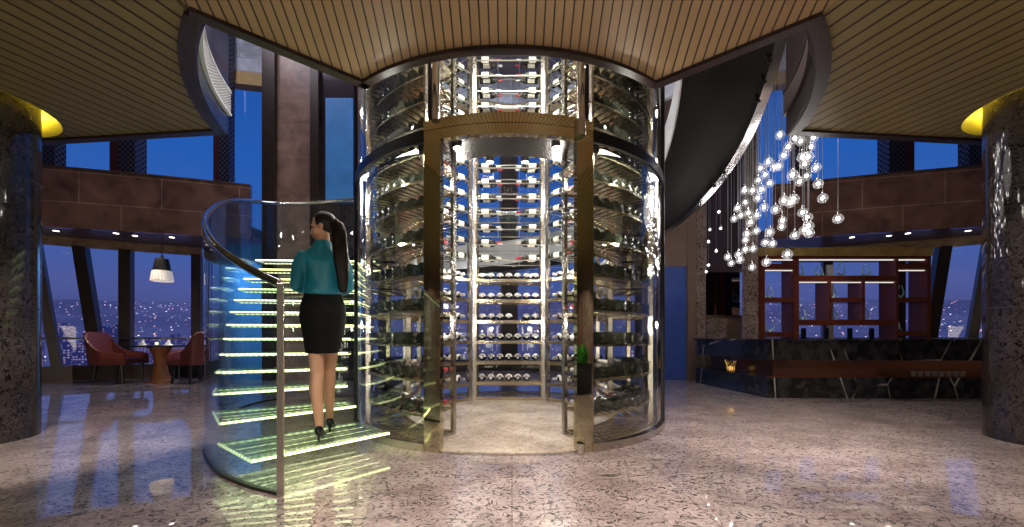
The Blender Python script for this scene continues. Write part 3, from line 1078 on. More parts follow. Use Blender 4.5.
BAYS = {}
BAYS['back'] = rack((-0.53, 6.2), (0.53, 6.2), 0.46, 'steel wine rack facing the doorway at the back of the tower')
BAYS['back left'] = rack((-1.13, 5.55), (-0.60, 6.14), 0.42, 'steel wine rack at the back left corner of the tower')
BAYS['back right'] = rack((0.60, 6.14), (1.13, 5.55), 0.42, 'steel wine rack at the back right corner of the tower')
BAYS['left flank'] = rack((-1.22, 4.78), (-1.22, 5.48), 0.42, 'steel wine rack on the left flank of the tower')
BAYS['right flank'] = rack((1.22, 5.48), (1.22, 4.78), 0.42, 'steel wine rack on the right flank of the tower')


def curved_rack(a0, a1, label):
    """rack bent along the tower glass from angle a0 to a1 (left to right as seen from the hall)"""
    r0, r1 = 1.30, 1.74
    root = empty('wine_rack', polar(1.5, (a0 + a1) / 2))
    tag(root, label, 'wine rack', 'wine racks of the tower')
    lo, hi = min(a0, a1), max(a0, a1)
    for a in (a0, a1):
        for r in (r0, r1):
            e = polar(r, a)
            MB().box((e.x, e.y, RACKTOP / 2 + 0.01), (0.05, 0.035 if r == r0 else 0.02, RACKTOP - 0.02), R_(a)).build('upright', M['satin'], root)
    for z in [0.05] + SHELF_LOW + SHELF_UP:
        low = z < 2.0
        m = MB()
        m.arc(r0, r0 + 0.015, z - 0.012, z + 0.012, lo, hi, 14)
        m.arc(r1 - 0.012, r1, z - 0.009, z + 0.009, lo, hi, 14)
        n = 13
        w = 0.030 if low else 0.056
        for k in range(n + 1):
            a = a0 + (a1 - a0) * k / n
            c = polar((r0 + r1) / 2, a, z)
            m.box(c, (r1 - r0, w, 0.008), R_(a))
        for r in (1.42, 1.53, 1.64):
            m.arc(r - 0.006, r + 0.006, z + 0.003, z + 0.014, lo, hi, 14)
        m.build('shelf', M['brass'], root)


FRONT = {'front left': (205.0, 244.5), 'front right': (295.5, 335.0)}
curved_rack(*FRONT['front left'], 'steel wine rack beside the doorway on the left, bent along the curved glass')
curved_rack(*FRONT['front right'], 'steel wine rack beside the doorway on the right, bent along the curved glass')

# one wine bottle of each kind, lying along local +X with the base at 0
BL, BR = 0.36, 0.045
bprof = [(0.0, 0.012), (0.03, 0.0), (BR - 0.004, 0.0), (BR, 0.008), (BR, 0.20), (BR * 0.93, 0.222), (BR * 0.6, 0.25), (0.0165, 0.275), (0.0155, 0.345)]


def lathe_x(prof, n=14, a0=0.0, a1=2 * pi, cap=True):
    m = MB()
    full = abs(a1 - a0 - 2 * pi) < 1e-3
    k2 = n if full else n + 1
    rings = []
    for r, x in prof:
        rings.append([Vector((x, max(r, 1e-4) * cos(a0 + (a1 - a0) * k / n), max(r, 1e-4) * sin(a0 + (a1 - a0) * k / n))) for k in range(k2)])
    m.loft(rings, cap and full, full)
    return m


me_body = lathe_x(bprof).mesh('wine_bottle', M['bottle'], True)
lb = lathe_x([(BR + 0.0006, 0.055), (BR + 0.0016, 0.056), (BR + 0.0016, 0.164), (BR + 0.0006, 0.165)], 12, R_(-78), R_(78))
bmesh.ops.rotate(lb.bm, verts=lb.bm.verts, cent=(0, 0, 0), matrix=Matrix.Rotation(R_(180), 3, 'X'))
me_label = lb.mesh('label', M['paper'], True)
capp = [(0.0168, 0.285), (0.0172, 0.286), (0.0172, 0.352), (0.013, 0.36), (0.0, 0.36)]
me_cap = lathe_x(capp, 12).mesh('capsule', M['foil'], True)
me_capr = lathe_x(capp, 12).mesh('capsule', M['foil_red'], True)

sl = lathe_x([(BR * 1.0, 0.226), (BR * 1.0, 0.232), (BR * 0.52, 0.262), (BR * 0.52, 0.256)], 12, R_(5), R_(175))  # white upper arc imitates the highlight on the bottle shoulder
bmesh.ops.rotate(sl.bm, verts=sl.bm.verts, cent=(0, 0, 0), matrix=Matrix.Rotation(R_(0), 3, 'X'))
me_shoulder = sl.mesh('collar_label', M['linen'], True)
bottles = []            # (projected size, matrix, label, red capsule)


def put(c, ax, label, red, roll=0.0, kind='label', size=1.0):
    """bottle with its base centre at c and neck pointing along ax; label turned towards local -Y"""
    ax = ax.normalized()
    z = Vector((0, 0, 1))
    y = z.cross(ax).normalized()
    mt = Matrix((ax, y, z)).transposed().to_4x4()
    mt = Matrix.Translation(c) @ mt @ Matrix.Rotation(roll, 4, 'X') @ Matrix.Diagonal((min(size, 1.1), size, size, 1))
    bottles.append((c, mt, label, red, kind))


rb = random.Random(3)
for nm, (A, t, nrm, ln, rz) in BAYS.items():
    back = nm == 'back'
    front = nm.startswith('front')
    flank = nm.endswith('flank')
    for si, z in enumerate(SHELF_LOW + SHELF_UP):
        low = si < 6
        lvl = ordinal(si + 1)
        if flank and low and si < 2:
            pass
        zc = z + (0.082 if low else 0.009 + BR)
        if low:
            n = 7 if back else (6 if front else 5)
            for k in range(n):
                if back and rb.random() < 0.06:
                    continue
                u = (k + 0.5) / n * (ln - 0.08) + 0.04
                c = A + t * u + nrm * (0.39 if not front else 0.39) + Vector((0, 0, zc))
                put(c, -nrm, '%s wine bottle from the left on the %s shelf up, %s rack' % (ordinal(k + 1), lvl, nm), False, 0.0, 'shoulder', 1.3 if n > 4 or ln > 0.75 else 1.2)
        elif back:
            for row, (dep, dz) in enumerate(((0.07, 0.0), (0.2, 0.075))):
                for s in (0, 1):
                    x0 = 0.05 if s == 0 else ln - 0.05
                    ax = t if s == 0 else -t
                    c = A + t * (x0 + (0.015 if row else 0) * (1 if s == 0 else -1)) + nrm * dep + Vector((0, 0, zc + (0.0 if row == 0 else 0.0)))
                    # label faces the doorway (-nrm)
                    put(c, ax, '%s wine bottle lying sideways on the %s of the %s shelf up, back rack' % (('front', 'rear')[row], ('left', 'right')[s], lvl), rb.random() < 0.45, 0.0 if s == 0 else pi)
        elif front:
            n = 6
            for k in range(n):
                u = (k + 0.5) / n * (ln - 0.08) + 0.04
                c = A + t * u + nrm * 0.375 + Vector((0, 0, zc + 0.006))
                put(c, -nrm, '%s wine bottle from the left on the %s shelf up, %s rack' % (ordinal(k + 1), lvl, nm), rb.random() < 0.3, 0.0, 'plain')
        elif flank:
            if si % 2 == 0 and si > 6:
                continue
            n = 4
            for k in range(n):
                u = (k + 0.5) / n * (ln - 0.08) + 0.04
                c = A + t * u + nrm * 0.385 + Vector((0, 0, zc))
                put(c, -nrm, '%s wine bottle from the left on the %s shelf up, %s rack' % (ordinal(k + 1), lvl, nm), rb.random() < 0.3)
        else:
            for row, dep in enumerate((0.06, 0.17)):
                sgn_ = 1 if nm.endswith('left') else -1
                p0 = A + t * ln if sgn_ > 0 else A
                c = p0 - t * sgn_ * (0.04 + 0.05 * row) + nrm * dep + Vector((0, 0, zc))
                put(c, -t * sgn_, '%s wine bottle lying sideways on the %s shelf up, %s rack' % (('front', 'rear')[row], lvl, nm), rb.random() < 0.4, pi if sgn_ > 0 else 0.0)
            n = 4
            for k in range(0):
                u = (k + 0.5) / n * (ln - 0.06) + 0.03
                c = A + t * u + nrm * 0.385 + Vector((0, 0, zc))
                put(c, -nrm, '%s wine bottle from the left on the %s shelf up, %s rack' % (ordinal(k + 1), lvl, nm), rb.random() < 0.35)


for nm, (a0, a1) in FRONT.items():
    for si, z in enumerate(SHELF_LOW + SHELF_UP):
        low = si < 6
        n = 8 if low else 9
        for k in range(n):
            a = a0 + (a1 - a0) * (k + 0.5) / n
            sz = 1.3 if low else 1.12
            c = polar(1.725, a, z + 0.013 + BR * sz)
            inward = polar(1, a) - polar(2, a)
            put(c, inward, '%s wine bottle from the left on the %s shelf up, %s rack' % (ordinal(k + 1), ordinal(si + 1), nm), rb.random() < 0.3, 0.0, 'plain', sz)


def vis_rank(b):
    c = b[0]
    lab = b[2]
    y = YH - (c.z - EYE) / c.y * F
    s = 1.0 / c.y
    if y < 52:
        s -= 0.5
    if 'front' in lab and 'sideways' not in lab:
        s -= 0.15
    if 'flank' in lab:
        s -= 0.3
    return -s


bottles.sort(key=vis_rank)
for i, (c, mt, lab, red, kind) in enumerate(bottles[:300]):
    o = bpy.data.objects.new('wine_bottle', me_body)
    COL.objects.link(o)
    o.matrix_world = mt
    tag(o, lab, 'wine bottle', 'wine bottles in the tower racks')
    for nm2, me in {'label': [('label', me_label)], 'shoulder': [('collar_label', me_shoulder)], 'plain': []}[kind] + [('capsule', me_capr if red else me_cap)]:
        ch = bpy.data.objects.new(nm2, me)
        COL.objects.link(ch)
        ch.parent = o
if len(bottles) > 300:
    bm = bmesh.new()
    for c, mt, lab, red, kind in bottles[300:]:
        for src, mi in ((me_body, 0), (me_label if kind == 'label' else me_cap, 1), (me_capr if red else me_cap, 3 if red else 2)):
            n0 = len(bm.verts)
            f0 = len(bm.faces)
            bm.from_mesh(src)
            bm.verts.ensure_lookup_table()
            bm.faces.ensure_lookup_table()
            bmesh.ops.transform(bm, matrix=mt, verts=bm.verts[n0:])
            for f in bm.faces[f0:]:
                f.material_index = mi
    me = bpy.data.meshes.new('wine_bottles')
    bm.to_mesh(me)
    bm.free()
    for k in ('bottle', 'paper', 'foil', 'foil_red'):
        me.materials.append(M[k])
    o = bpy.data.objects.new('wine_bottle_stock', me)
    COL.objects.link(o)
    tag(o, 'remaining dark wine bottles on the rack shelves deep inside and at the flanks of the tower', 'wine bottles', None, 'stuff')

# ------------------------------------------------------------------ the glass stair
stair = empty('glass_staircase', (-1.9, 3.6, 0))
tag(stair, 'curving glass staircase with lit glass treads winding up around the wine tower', 'staircase')
OUT = [(-1.47, 2.53, 1.33), (-1.78, 2.68, 1.46), (-2.21, 2.985, 1.68), (-2.74, 3.57, 2.02), (-3.2, 4.3, 2.38), (-3.62, 5.1, 2.72),
       (-3.84, 5.8, 2.97), (-3.78, 6.3, 3.1), (-3.40, 6.72, 3.24), (-2.8, 7.02, 3.40), (-2.2, 7.45, 3.5), (-1.3, 8.1, 3.55), (0.0, 8.4, 3.6), (1.2, 8.17, 3.65)]
sp = spline(OUT, 6)
zr = [p.z for p in sp]
pts = [(p.x, p.y) for p in sp]
# balustrade glass in three bent panes reaching to the floor
cuts = [0, 20, 40, 60, len(pts) - 1]
for a, b in zip(cuts, cuts[1:]):
    z0 = [0.02 if i < 56 else min(2.2, 0.02 + (i - 56) * 0.5) for i in range(a, b + 1)]
    MB().sweep(pts[a:b + 1], z0, zr[a:b + 1], 0.018).build('glass_balustrade', M['stairglass'], stair, smooth=True)
MB().tube([(p.x, p.y, p.z + 0.01) for p in sp], 0.027, 10).build('handrail', M['chrome'], stair, smooth=True)
MB().sweep(pts[:44], [0.0] * 44, [0.022] * 44, 0.03).build('floor_channel', M['black'], stair)
nw = MB()
nw.box((-1.455, 2.515, 0.67), (0.04, 0.035, 1.34), R_(20), 0.006)
nw.build('newel_post', M['satin'], stair)


def out_x(d):
    for p, q in zip(sp, sp[1:]):
        if p.y <= d <= q.y:
            return p.x + (q.x - p.x) * (d - p.y) / (q.y - p.y)
    return -3.8


LD = [2.72, 3.14, 3.60, 3.95, 4.22, 4.47, 4.70, 4.92, 5.12, 5.32, 5.52, 5.72, 5.9, 6.06]
RD = [3.53, 3.93, 4.22, 4.48, 4.66, 4.86, 5.04, 5.22, 5.40, 5.56, 5.72, 5.88, 6.03, 6.17]
RISE = 0.165


def in_x(d):
    q = 1.99 ** 2 - (d - TC[1]) ** 2
    return -sqrt(max(q, 0.2))


for k in range(13):
    z = RISE * (k + 1)
    ld, rd = LD[k], RD[k]
    bl, br = (LD[k + 1] + 0.03, RD[k + 1] + 0.03)
    fl = Vector((out_x(ld) + 0.075, ld, z))
    fr = Vector((in_x(rd) - 0.0, rd, z))
    bL = Vector((out_x(bl) + 0.075, bl, z))
    bR = Vector((in_x(br) - 0.0, br, z))
    m = MB()
    dn = Vector((0, 0, -0.022))
    m.loft([[fl + dn, fr + dn, bR + dn, bL + dn], [fl, fr, bR, bL]])
    tr = m.build('tread', M['frost'], stair)
    for nm, (p, q), mt, h in (('front_light', (fl, fr), 'led', 0.017), ('rear_light', (bL, bR), 'led2', 0.012)):
        d = (q - p)
        me = MB()
        me.box((d.length / 2, 0, 0), (d.length, 0.014, h))
        ob = me.build(nm, M[mt])
        ob.parent = tr
        off = Vector((0, -0.009, -0.012)) if nm == 'front_light' else Vector((0, 0.0, -0.016 - 0.012))
        ob.location = p + off - stair.location
        ob.rotation_euler = (0, 0, atan2(d.y, d.x))
    if k < 5:
        for nm, dz, mt, wd_ in (('light_backing', -0.027, 'black', 0.024), ('under_lights', -0.031, 'led3', 0.012)):  # glowing rows added under the lowest treads to strengthen their floor reflection
            me = MB()
            for q in (0.25, 0.5, 0.75):
                pa, pb = fl.lerp(bL, q) + Vector((0.05, 0, 0)), fr.lerp(bR, q)
                dd = pb - pa
                me.box((pa + pb) / 2 - fl, (dd.length, wd_, 0.004), atan2(dd.y, dd.x))
            ob = me.build(nm, M[mt])
            ob.parent = tr
            ob.location = fl + Vector((0, 0, dz)) - stair.location
    # left edge light return
    d = (bL - fl)
    me = MB()
    me.box((d.length / 2, 0, 0), (d.length, 0.01, 0.018))
    ob = me.build('side_light', M['led2'])
    ob.parent = tr
    ob.location = fl + Vector((-0.007, 0, -0.011)) - stair.location
    ob.rotation_euler = (0, 0, atan2(d.y, d.x))

# upper flight: charcoal soffit climbing round behind the tower and out on the right
ZA = [(152, 2.02), (120, 2.2), (90, 2.36), (60, 2.52), (32, 2.74), (18, 3.04), (5, 3.38), (-4, 3.68), (-11, 3.98), (-17, 4.27), (-24, 4.6), (-30, 4.9)]
prof_in = [(2.10, 0.0), (2.52, 0.0), (2.56, 0.05), (3.03, 0.05), (3.03, 0.30), (2.10, 0.30)]
prof_out = [(3.02, 0.0), (3.13, 0.0), (3.15, 0.32), (3.04, 0.32)]
for nm, prof, mt in (('soffit', prof_in, 'soffit_dark'), ('stringer', prof_out, 'stringer')):
    rings = []
    for k in range(92):
        a = 152 - 2 * k
        z = lerp_tab(ZA, a)
        zs = sum(lerp_tab(ZA, max(-30, min(152, a + j))) for j in (-6, -3, 0, 3, 6)) / 5
        rings.append([polar(r, a, zs + dz) for r, dz in prof])
    MB().loft(rings).build(nm, M[mt], stair, smooth=True, angle=50)
rings = []
for k in range(92):
    a = 152 - 2 * k
    zs = sum(lerp_tab(ZA, max(-30, min(152, a + j))) for j in (-6, -3, 0, 3, 6)) / 5
    rings.append([polar(r, a, zs + dz) for r, dz in ((2.08, -0.02), (2.10, -0.02), (2.10, 0.4), (2.08, 0.4))])
MB().loft(rings).build('inner_stringer', M['white'], stair, smooth=True)
rings = []
for k in range(0, 75):
    a = 118 - 2 * k
    zs = sum(lerp_tab(ZA, max(-30, min(152, a + j))) for j in (-6, -3, 0, 3, 6)) / 5
    rings.append([polar(r, a, zs + dz) for r, dz in ((3.10, 0.3), (3.115, 0.3), (3.115, 1.25), (3.10, 1.25))])
MB().loft(rings).build('glass_balustrade', M['stairglass'], stair, smooth=True)
# small black spotlights hung under the stringer
for j, a in enumerate((11, 7, -8, -11, -14, -17)):
    z = sum(lerp_tab(ZA, a + q) for q in (-6, -3, 0, 3, 6)) / 5
    p = polar(2.98, a, z)
    t = empty('spotlight', p)
    tag(t, '%s small black spotlight from the bottom under the rising stair edge' % ordinal(j + 1), 'spotlight', 'spotlights under the stair')
    MB().box(p + Vector((0, 0, 0.02)), (0.03, 0.03, 0.05), R_(a), 0.004).build('bracket', M['black'], t)
    dv = Vector((cos(R_(a)) * 0.5, sin(R_(a)) * 0.5, -0.8)).normalized()
    MB().tube([p + Vector((0, 0, -0.005)), p + dv * 0.03, p + dv * 0.07], [0.013, 0.022, 0.024], 12).build('lamp_head', M['black'], t, smooth=True)

# ------------------------------------------------------------------ the woman on the first tread


def remeshed(mb, name, mat, vox, parent, smooth_it=6, fac=0.5):
    ob = mb.build(name + '_raw', mat)
    md = ob.modifiers.new('r', 'REMESH')
    md.mode = 'VOXEL'
    md.voxel_size = vox
    md.use_smooth_shade = True
    sm = ob.modifiers.new('s', 'SMOOTH')
    sm.iterations = smooth_it
    sm.factor = fac
    dg = bpy.context.evaluated_depsgraph_get()
    dg.update()
    me = bpy.data.meshes.new_from_object(ob.evaluated_get(dg))
    bpy.data.objects.remove(ob)
    for p in me.polygons:
        p.use_smooth = True
    o = bpy.data.objects.new(name, me)
    me.materials.clear()
    me.materials.append(mat)
    COL.objects.link(o)
    o.parent = parent
    return o


def ering(c, rx, ry, n=20, rz=0.0, tilt=None):
    c = Vector(c)
    out = []
    for k in range(n):
        a = 2 * pi * k / n
        v = Vector((rx * cos(a), ry * sin(a), 0))
        if rz:
            v = Matrix.Rotation(rz, 3, 'Z') @ v
        if tilt:
            v = tilt @ v
        out.append(c + v)
    return out


person = empty('person', (0, 0, 0))
tag(person, 'woman with long ponytail in teal blouse and black pencil skirt climbing the glass stair', 'person')
b = MB()
# torso and neck
b.loft([ering((0, 0, z), rx, ry) for z, rx, ry in ((0.93, 0.15, 0.11), (1.02, 0.163, 0.118), (1.10, 0.15, 0.105), (1.20, 0.118, 0.085), (1.32, 0.135, 0.098), (1.42, 0.15, 0.1), (1.50, 0.155, 0.08), (1.55, 0.11, 0.062), (1.58, 0.055, 0.055), (1.69, 0.047, 0.052))])
# standing leg, stepping leg
b.tube([(-0.07, 0, 0.98), (-0.052, 0.012, 0.76), (-0.045, 0.01, 0.545), (-0.05, -0.022, 0.42), (-0.035, -0.028, 0.25), (-0.025, -0.03, 0.13), (-0.025, -0.03, 0.09)], [0.075, 0.068, 0.052, 0.054, 0.041, 0.030, 0.029], 14)
b.tube([(-0.025, -0.055, 0.10), (-0.027, 0.02, 0.075), (-0.03, 0.10, 0.033), (-0.03, 0.165, 0.02)], [0.028, 0.032, 0.034, 0.018], 12)
b.tube([(0.07, 0, 0.98), (0.055, 0.06, 0.78), (0.035, 0.14, 0.57), (0.03, 0.18, 0.42), (0.028, 0.235, 0.25), (0.028, 0.285, 0.13), (0.028, 0.295, 0.09)], [0.075, 0.066, 0.052, 0.05, 0.039, 0.030, 0.029], 14)
b.tube([(0.028, 0.27, 0.10), (0.028, 0.345, 0.075), (0.03, 0.425, 0.033), (0.03, 0.49, 0.02)], [0.028, 0.032, 0.034, 0.018], 12)
# arms: elbows at the sides, hands meeting in front of the waist
HANDS = []
for s in (-1, 1):
    sh = Vector((s * 0.146, 0.0, 1.49))
    el = Vector((s * 0.188, -0.042, 1.225))
    wr = Vector((s * 0.075, 0.185, 1.20))
    b.tube([sh, sh.lerp(el, 0.5) + Vector((s * 0.006, 0, 0)), el, el.lerp(wr, 0.35), wr], [0.05, 0.043, 0.036, 0.036, 0.023], 12)
    fd = Vector((-s * 0.75, 0.6, -0.12)).normalized()
    up = Vector((0, 0, 1))
    side = fd.cross(up).normalized()
    pm = wr + fd * 0.05
    b.tube([wr, wr + fd * 0.03, wr + fd * 0.085], [0.022, 0.03, 0.032], 10)
    for j, (off, ln) in enumerate(((0.030, 0.066), (0.010, 0.076), (-0.010, 0.072), (-0.030, 0.056))):
        k0 = wr + fd * 0.08 + up * off
        k1 = k0 + fd * ln * 0.5 + side * (s * 0.004)
        k2 = k1 + (fd * 0.75 - Vector((0, 0.55, 0.1))).normalized() * ln * 0.5
        b.tube([k0, k1, k2], [0.0095, 0.0085, 0.007], 8)
    t0 = wr + fd * 0.025 + up * 0.022
    b.tube([t0, t0 + (fd * 0.5 + up * 0.8).normalized() * 0.035, t0 + (fd * 0.8 + up * 0.5).normalized() * 0.062], [0.012, 0.010, 0.008], 8)
# head, turned to her left and slightly down
HR = Matrix.Translation((0, 0.0, 1.725)) @ Matrix.Rotation(R_(72), 4, 'Z') @ Matrix.Rotation(R_(-10), 4, 'X')


def hp(x, y, z):
    return HR @ Vector((x, y, z))


H3 = HR.to_3x3().to_4x4()
b.ball(hp(0, -0.012, 0.028), 1, 20, 14, (0.072, 0.09, 0.085), H3)
b.ball(hp(0, 0.022, -0.03), 1, 18, 12, (0.056, 0.064, 0.078), H3)
b.ball(hp(0, 0.062, -0.088), 1, 12, 8, (0.022, 0.022, 0.018), H3)
b.tube([hp(0, 0.078, 0.012), hp(0, 0.096, -0.022), hp(0, 0.106, -0.034), hp(0, 0.084, -0.042)], [0.009, 0.011, 0.012, 0.009], 8)
b.ball(hp(0, 0.083, -0.064), 1, 10, 6, (0.018, 0.01, 0.008), H3)
for s in (-1, 1):
    b.ball(hp(s * 0.072, -0.012, -0.012), 1, 10, 8, (0.009, 0.019, 0.03), H3)
    b.ball(hp(s * 0.034, 0.05, -0.03), 1, 10, 8, (0.024, 0.028, 0.03), H3)
    b.ball(hp(s * 0.03, 0.07, 0.018), 1, 10, 6, (0.022, 0.012, 0.008), H3)
body = remeshed(b, 'body', M['skin'], 0.0062, person, 4, 0.5)
# face details
for s in (-1, 1):
    MB().ball(hp(s * 0.031, 0.0735, 0.002), 1, 10, 8, (0.012, 0.006, 0.006), H3).build('eye', M['eye'], body)
    MB().tube([hp(s * 0.014, 0.081, 0.022), hp(s * 0.032, 0.08, 0.028), hp(s * 0.05, 0.068, 0.022)], [0.002, 0.003, 0.0015], 6).build('eyebrow', M['hair'], body)
MB().ball(hp(0, 0.0875, -0.064), 1, 12, 8, (0.02, 0.009, 0.007), H3).build('lips', M['lip'], body, smooth=True)
# blouse with three quarter sleeves
b = MB()
b.loft([ering((0, 0, z), rx, ry, 24) for z, rx, ry in ((1.17, 0.134, 0.112), (1.205, 0.14, 0.118), (1.27, 0.128, 0.11), (1.35, 0.134, 0.115), (1.43, 0.152, 0.115), (1.485, 0.16, 0.1), (1.525, 0.135, 0.082), (1.56, 0.085, 0.07), (1.60, 0.06, 0.062), (1.615, 0.056, 0.06))])
for s in (-1, 1):
    sh = Vector((s * 0.143, 0.0, 1.478))
    el = Vector((s * 0.19, -0.045, 1.225))
    wr = Vector((s * 0.075, 0.185, 1.20))
    b.tube([sh - Vector((s * 0.06, 0, -0.01)), sh, sh.lerp(el, 0.35) + Vector((s * 0.014, 0, 0)), sh.lerp(el, 0.7) + Vector((s * 0.008, 0, 0)), el, el.lerp(wr, 0.25), el.lerp(wr, 0.5)], [0.05, 0.058, 0.054, 0.049, 0.045, 0.043, 0.041], 14)
bl = remeshed(b, 'blouse', M['teal'], 0.009, person, 5, 0.5)
b = MB()
b.loft([ering((cx, cy, z), rx, ry, 28) for z, rx, ry, cx, cy in ((0.70, 0.125, 0.125, -0.012, 0.055), (0.80, 0.145, 0.13, -0.004, 0.04), (0.92, 0.165, 0.135, 0, 0.012), (1.01, 0.176, 0.136, 0, 0), (1.10, 0.166, 0.122, 0, 0), (1.17, 0.142, 0.104, 0, 0), (1.215, 0.132, 0.098, 0, 0))])
sk = remeshed(b, 'skirt', M['skirt'], 0.010, person, 4, 0.5)
# hair: cap and long ponytail
b = MB()
q = bmesh.ops.create_uvsphere(b.bm, u_segments=28, v_segments=18, radius=1.0)
mt = Matrix.Translation(hp(0, -0.016, 0.03)) @ H3 @ Matrix.Diagonal((0.081, 0.098, 0.092, 1))
kill = []
for v in q['verts']:
    # open the cap over the face: forward and below the hairline
    if v.co.y > 0.5 and v.co.z < 0.42 or (v.co.y > 0.05 and v.co.z < -0.35):
        kill.append(v)
bmesh.ops.delete(b.bm, geom=kill, context='VERTS')
bmesh.ops.transform(b.bm, matrix=mt, verts=b.bm.verts)
r = bmesh.ops.extrude_face_region(b.bm, geom=list(b.bm.faces))
cen = hp(0, -0.016, 0.03)
for v in [g for g in r['geom'] if isinstance(g, bmesh.types.BMVert)]:
    v.co = cen + (v.co - cen) * 0.93
hair = b.build('hair', M['hair'], person, smooth=True, angle=80)
tie = hp(0.0, -0.106, 0.025)
MB().ball(tie, 0.026, 12, 8).build('hair_tie', M['black'], hair, smooth=True)
b = MB()
pth = [tie, tie + Vector((0.016, -0.012, -0.01)), tie + Vector((0.026, -0.03, -0.09)), tie + Vector((0.036, -0.06, -0.22)), tie + Vector((0.05, -0.075, -0.38)), tie + Vector((0.058, -0.07, -0.50)), tie + Vector((0.06, -0.065, -0.58))]
pth = spline(pth, 5)
n = len(pth)
rings = []
for i, p in enumerate(pth):
    t = i / (n - 1)
    w = 0.022 + 0.036 * min(1, t * 3.2) - 0.034 * max(0, t - 0.6) / 0.4
    rings.append(ering(p, w, w * 0.55, 14))
b.loft(rings)
b.build('ponytail', M['hair'], hair, smooth=True, angle=80)
# high heeled shoes
for nm, o3, ft in (('left', Vector((-0.025, 0, 0)), 0.0), ('right', Vector((0.028, 0.328, 0)), 0.0)):
    m = MB()
    secs = [(-0.078, 0.098, 0.014, 0.03), (-0.06, 0.094, 0.032, 0.045), (-0.02, 0.078, 0.033, 0.036), (0.04, 0.048, 0.036, 0.03), (0.1, 0.026, 0.041, 0.026), (0.15, 0.018, 0.032, 0.019), (0.185, 0.013, 0.012, 0.012)]
    rings = []
    for y, z, w, h in secs:
        rings.append([o3 + Vector((w * cos(2 * pi * k / 16), y, z + h * (sin(2 * pi * k / 16) if sin(2 * pi * k / 16) < 0 else 0.8 * sin(2 * pi * k / 16)))) for k in range(16)])
    m.loft(rings)
    sh = m.build('shoe', M['shoe'], person, smooth=True, angle=70)
    MB().tube([o3 + Vector((0, -0.062, 0.07)), o3 + Vector((0, -0.066, 0.0))], [0.016, 0.006], 8).build('heel', M['shoe'], sh)
person.location = (-1.53, 3.24, RISE + 0.002)
person.rotation_euler = (0, 0, R_(20))

# ------------------------------------------------------------------ bar on the right
bar = empty('bar_counter', (6.0, 7.2, 0))
tag(bar, 'long black marble bar counter with pale veins and a recessed display slot', 'bar counter')
BO = [(4.18, 6.56), (9.4, 6.44), (9.4, 7.25), (4.95, 7.25), (4.95, 8.75), (4.02, 8.75)]
BI = [(4.50, 6.90), (9.3, 6.80), (9.3, 7.2), (4.92, 7.2), (4.92, 8.7), (4.36, 8.7)]
BT = [(4.14, 6.52), (9.42, 6.40), (9.42, 7.28), (4.98, 7.28), (4.98, 8.78), (3.98, 8.78)]
MB().prism(BO, 0.0, 0.335).build('plinth', M['marble'], bar)
MB().prism(BI, 0.335, 0.62).build('recess_back', M['slot'], bar)
MB().prism(BO, 0.62, 0.93).build('apron', M['marble'], bar)
MB().prism(BT, 0.93, 0.965).build('countertop', M['marble'], bar)
MB().sweep([(4.20, 6.62), (9.3, 6.52)], [0.335] * 2, [0.352] * 2, 0.03).build('slot_rail', M['lacquer'], bar)
# gold basket and tumblers in the slot
bx, by = 4.22, 7.72
t = empty('gold_basket', (bx, by, 0.336))
tag(t, 'small glowing gold wire basket in the slot at the bar end', 'basket')
m = MB()
for k in range(12):
    a = 2 * pi * k / 12
    m.tube([(bx + 0.06 * cos(a), by + 0.06 * sin(a), 0.34), (bx + 0.08 * cos(a + 0.25), by + 0.08 * sin(a + 0.25), 0.45), (bx + 0.1 * cos(a), by + 0.1 * sin(a), 0.56)], 0.006, 6)
m.lathe([(0.06, 0.337), (0.066, 0.337), (0.066, 0.35), (0.06, 0.35), (0.06, 0.337)], 20, (bx, by, 0), cap=False)
m.build('wire_frame', pbr('gold wire', (0.9, 0.6, 0.15), 0.2, 1.0), t)
MB().ball((bx, by, 0.40), 0.045, 14, 10).build('lamp', emitter('basket lamp', (1, 0.6, 0.2), 1.0), t, smooth=True)
tumbler = MB().lathe([(0, 0), (0.032, 0), (0.042, 0.09), (0.038, 0.09), (0.029, 0.012), (0, 0.012)], 18, cap=False).mesh('tumbler', pbr('smoked glass', (0.25, 0.2, 0.18), 0.08, spec=0.9), True)
for k in range(8):
    o = bpy.data.objects.new('tumbler', tumbler)
    COL.objects.link(o)
    o.location = (6.72 + 0.115 * k, 6.70 - 0.002 * k, 0.336)
    tag(o, '%s smoked tumbler from the left in the bar slot near the right column' % ordinal(k + 1), 'glass', 'tumblers in the bar slot')

# back bar shelving in front of the windows
DS = 8.5


def sxz(px, py):
    return ((px - CX) / F * DS, EYE + (YH - py) / F * DS)


unit = empty('back_bar_shelf', (sxz(843, 0)[0], DS, 0))
tag(unit, 'red brown lacquered back bar shelving with lit open compartments before the windows', 'shelf unit')


def sbox(name, x0, x1, y0, y1, mat, dep=0.4, dy=0.0, parent=None):
    a, b2 = sxz(x0, y1), sxz(x1, y0)
    return MB().box(((a[0] + b2[0]) / 2, DS + dy + dep / 2, (a[1] + b2[1]) / 2), (b2[0] - a[0], dep, b2[1] - a[1])).build(name, M[mat], parent or unit)


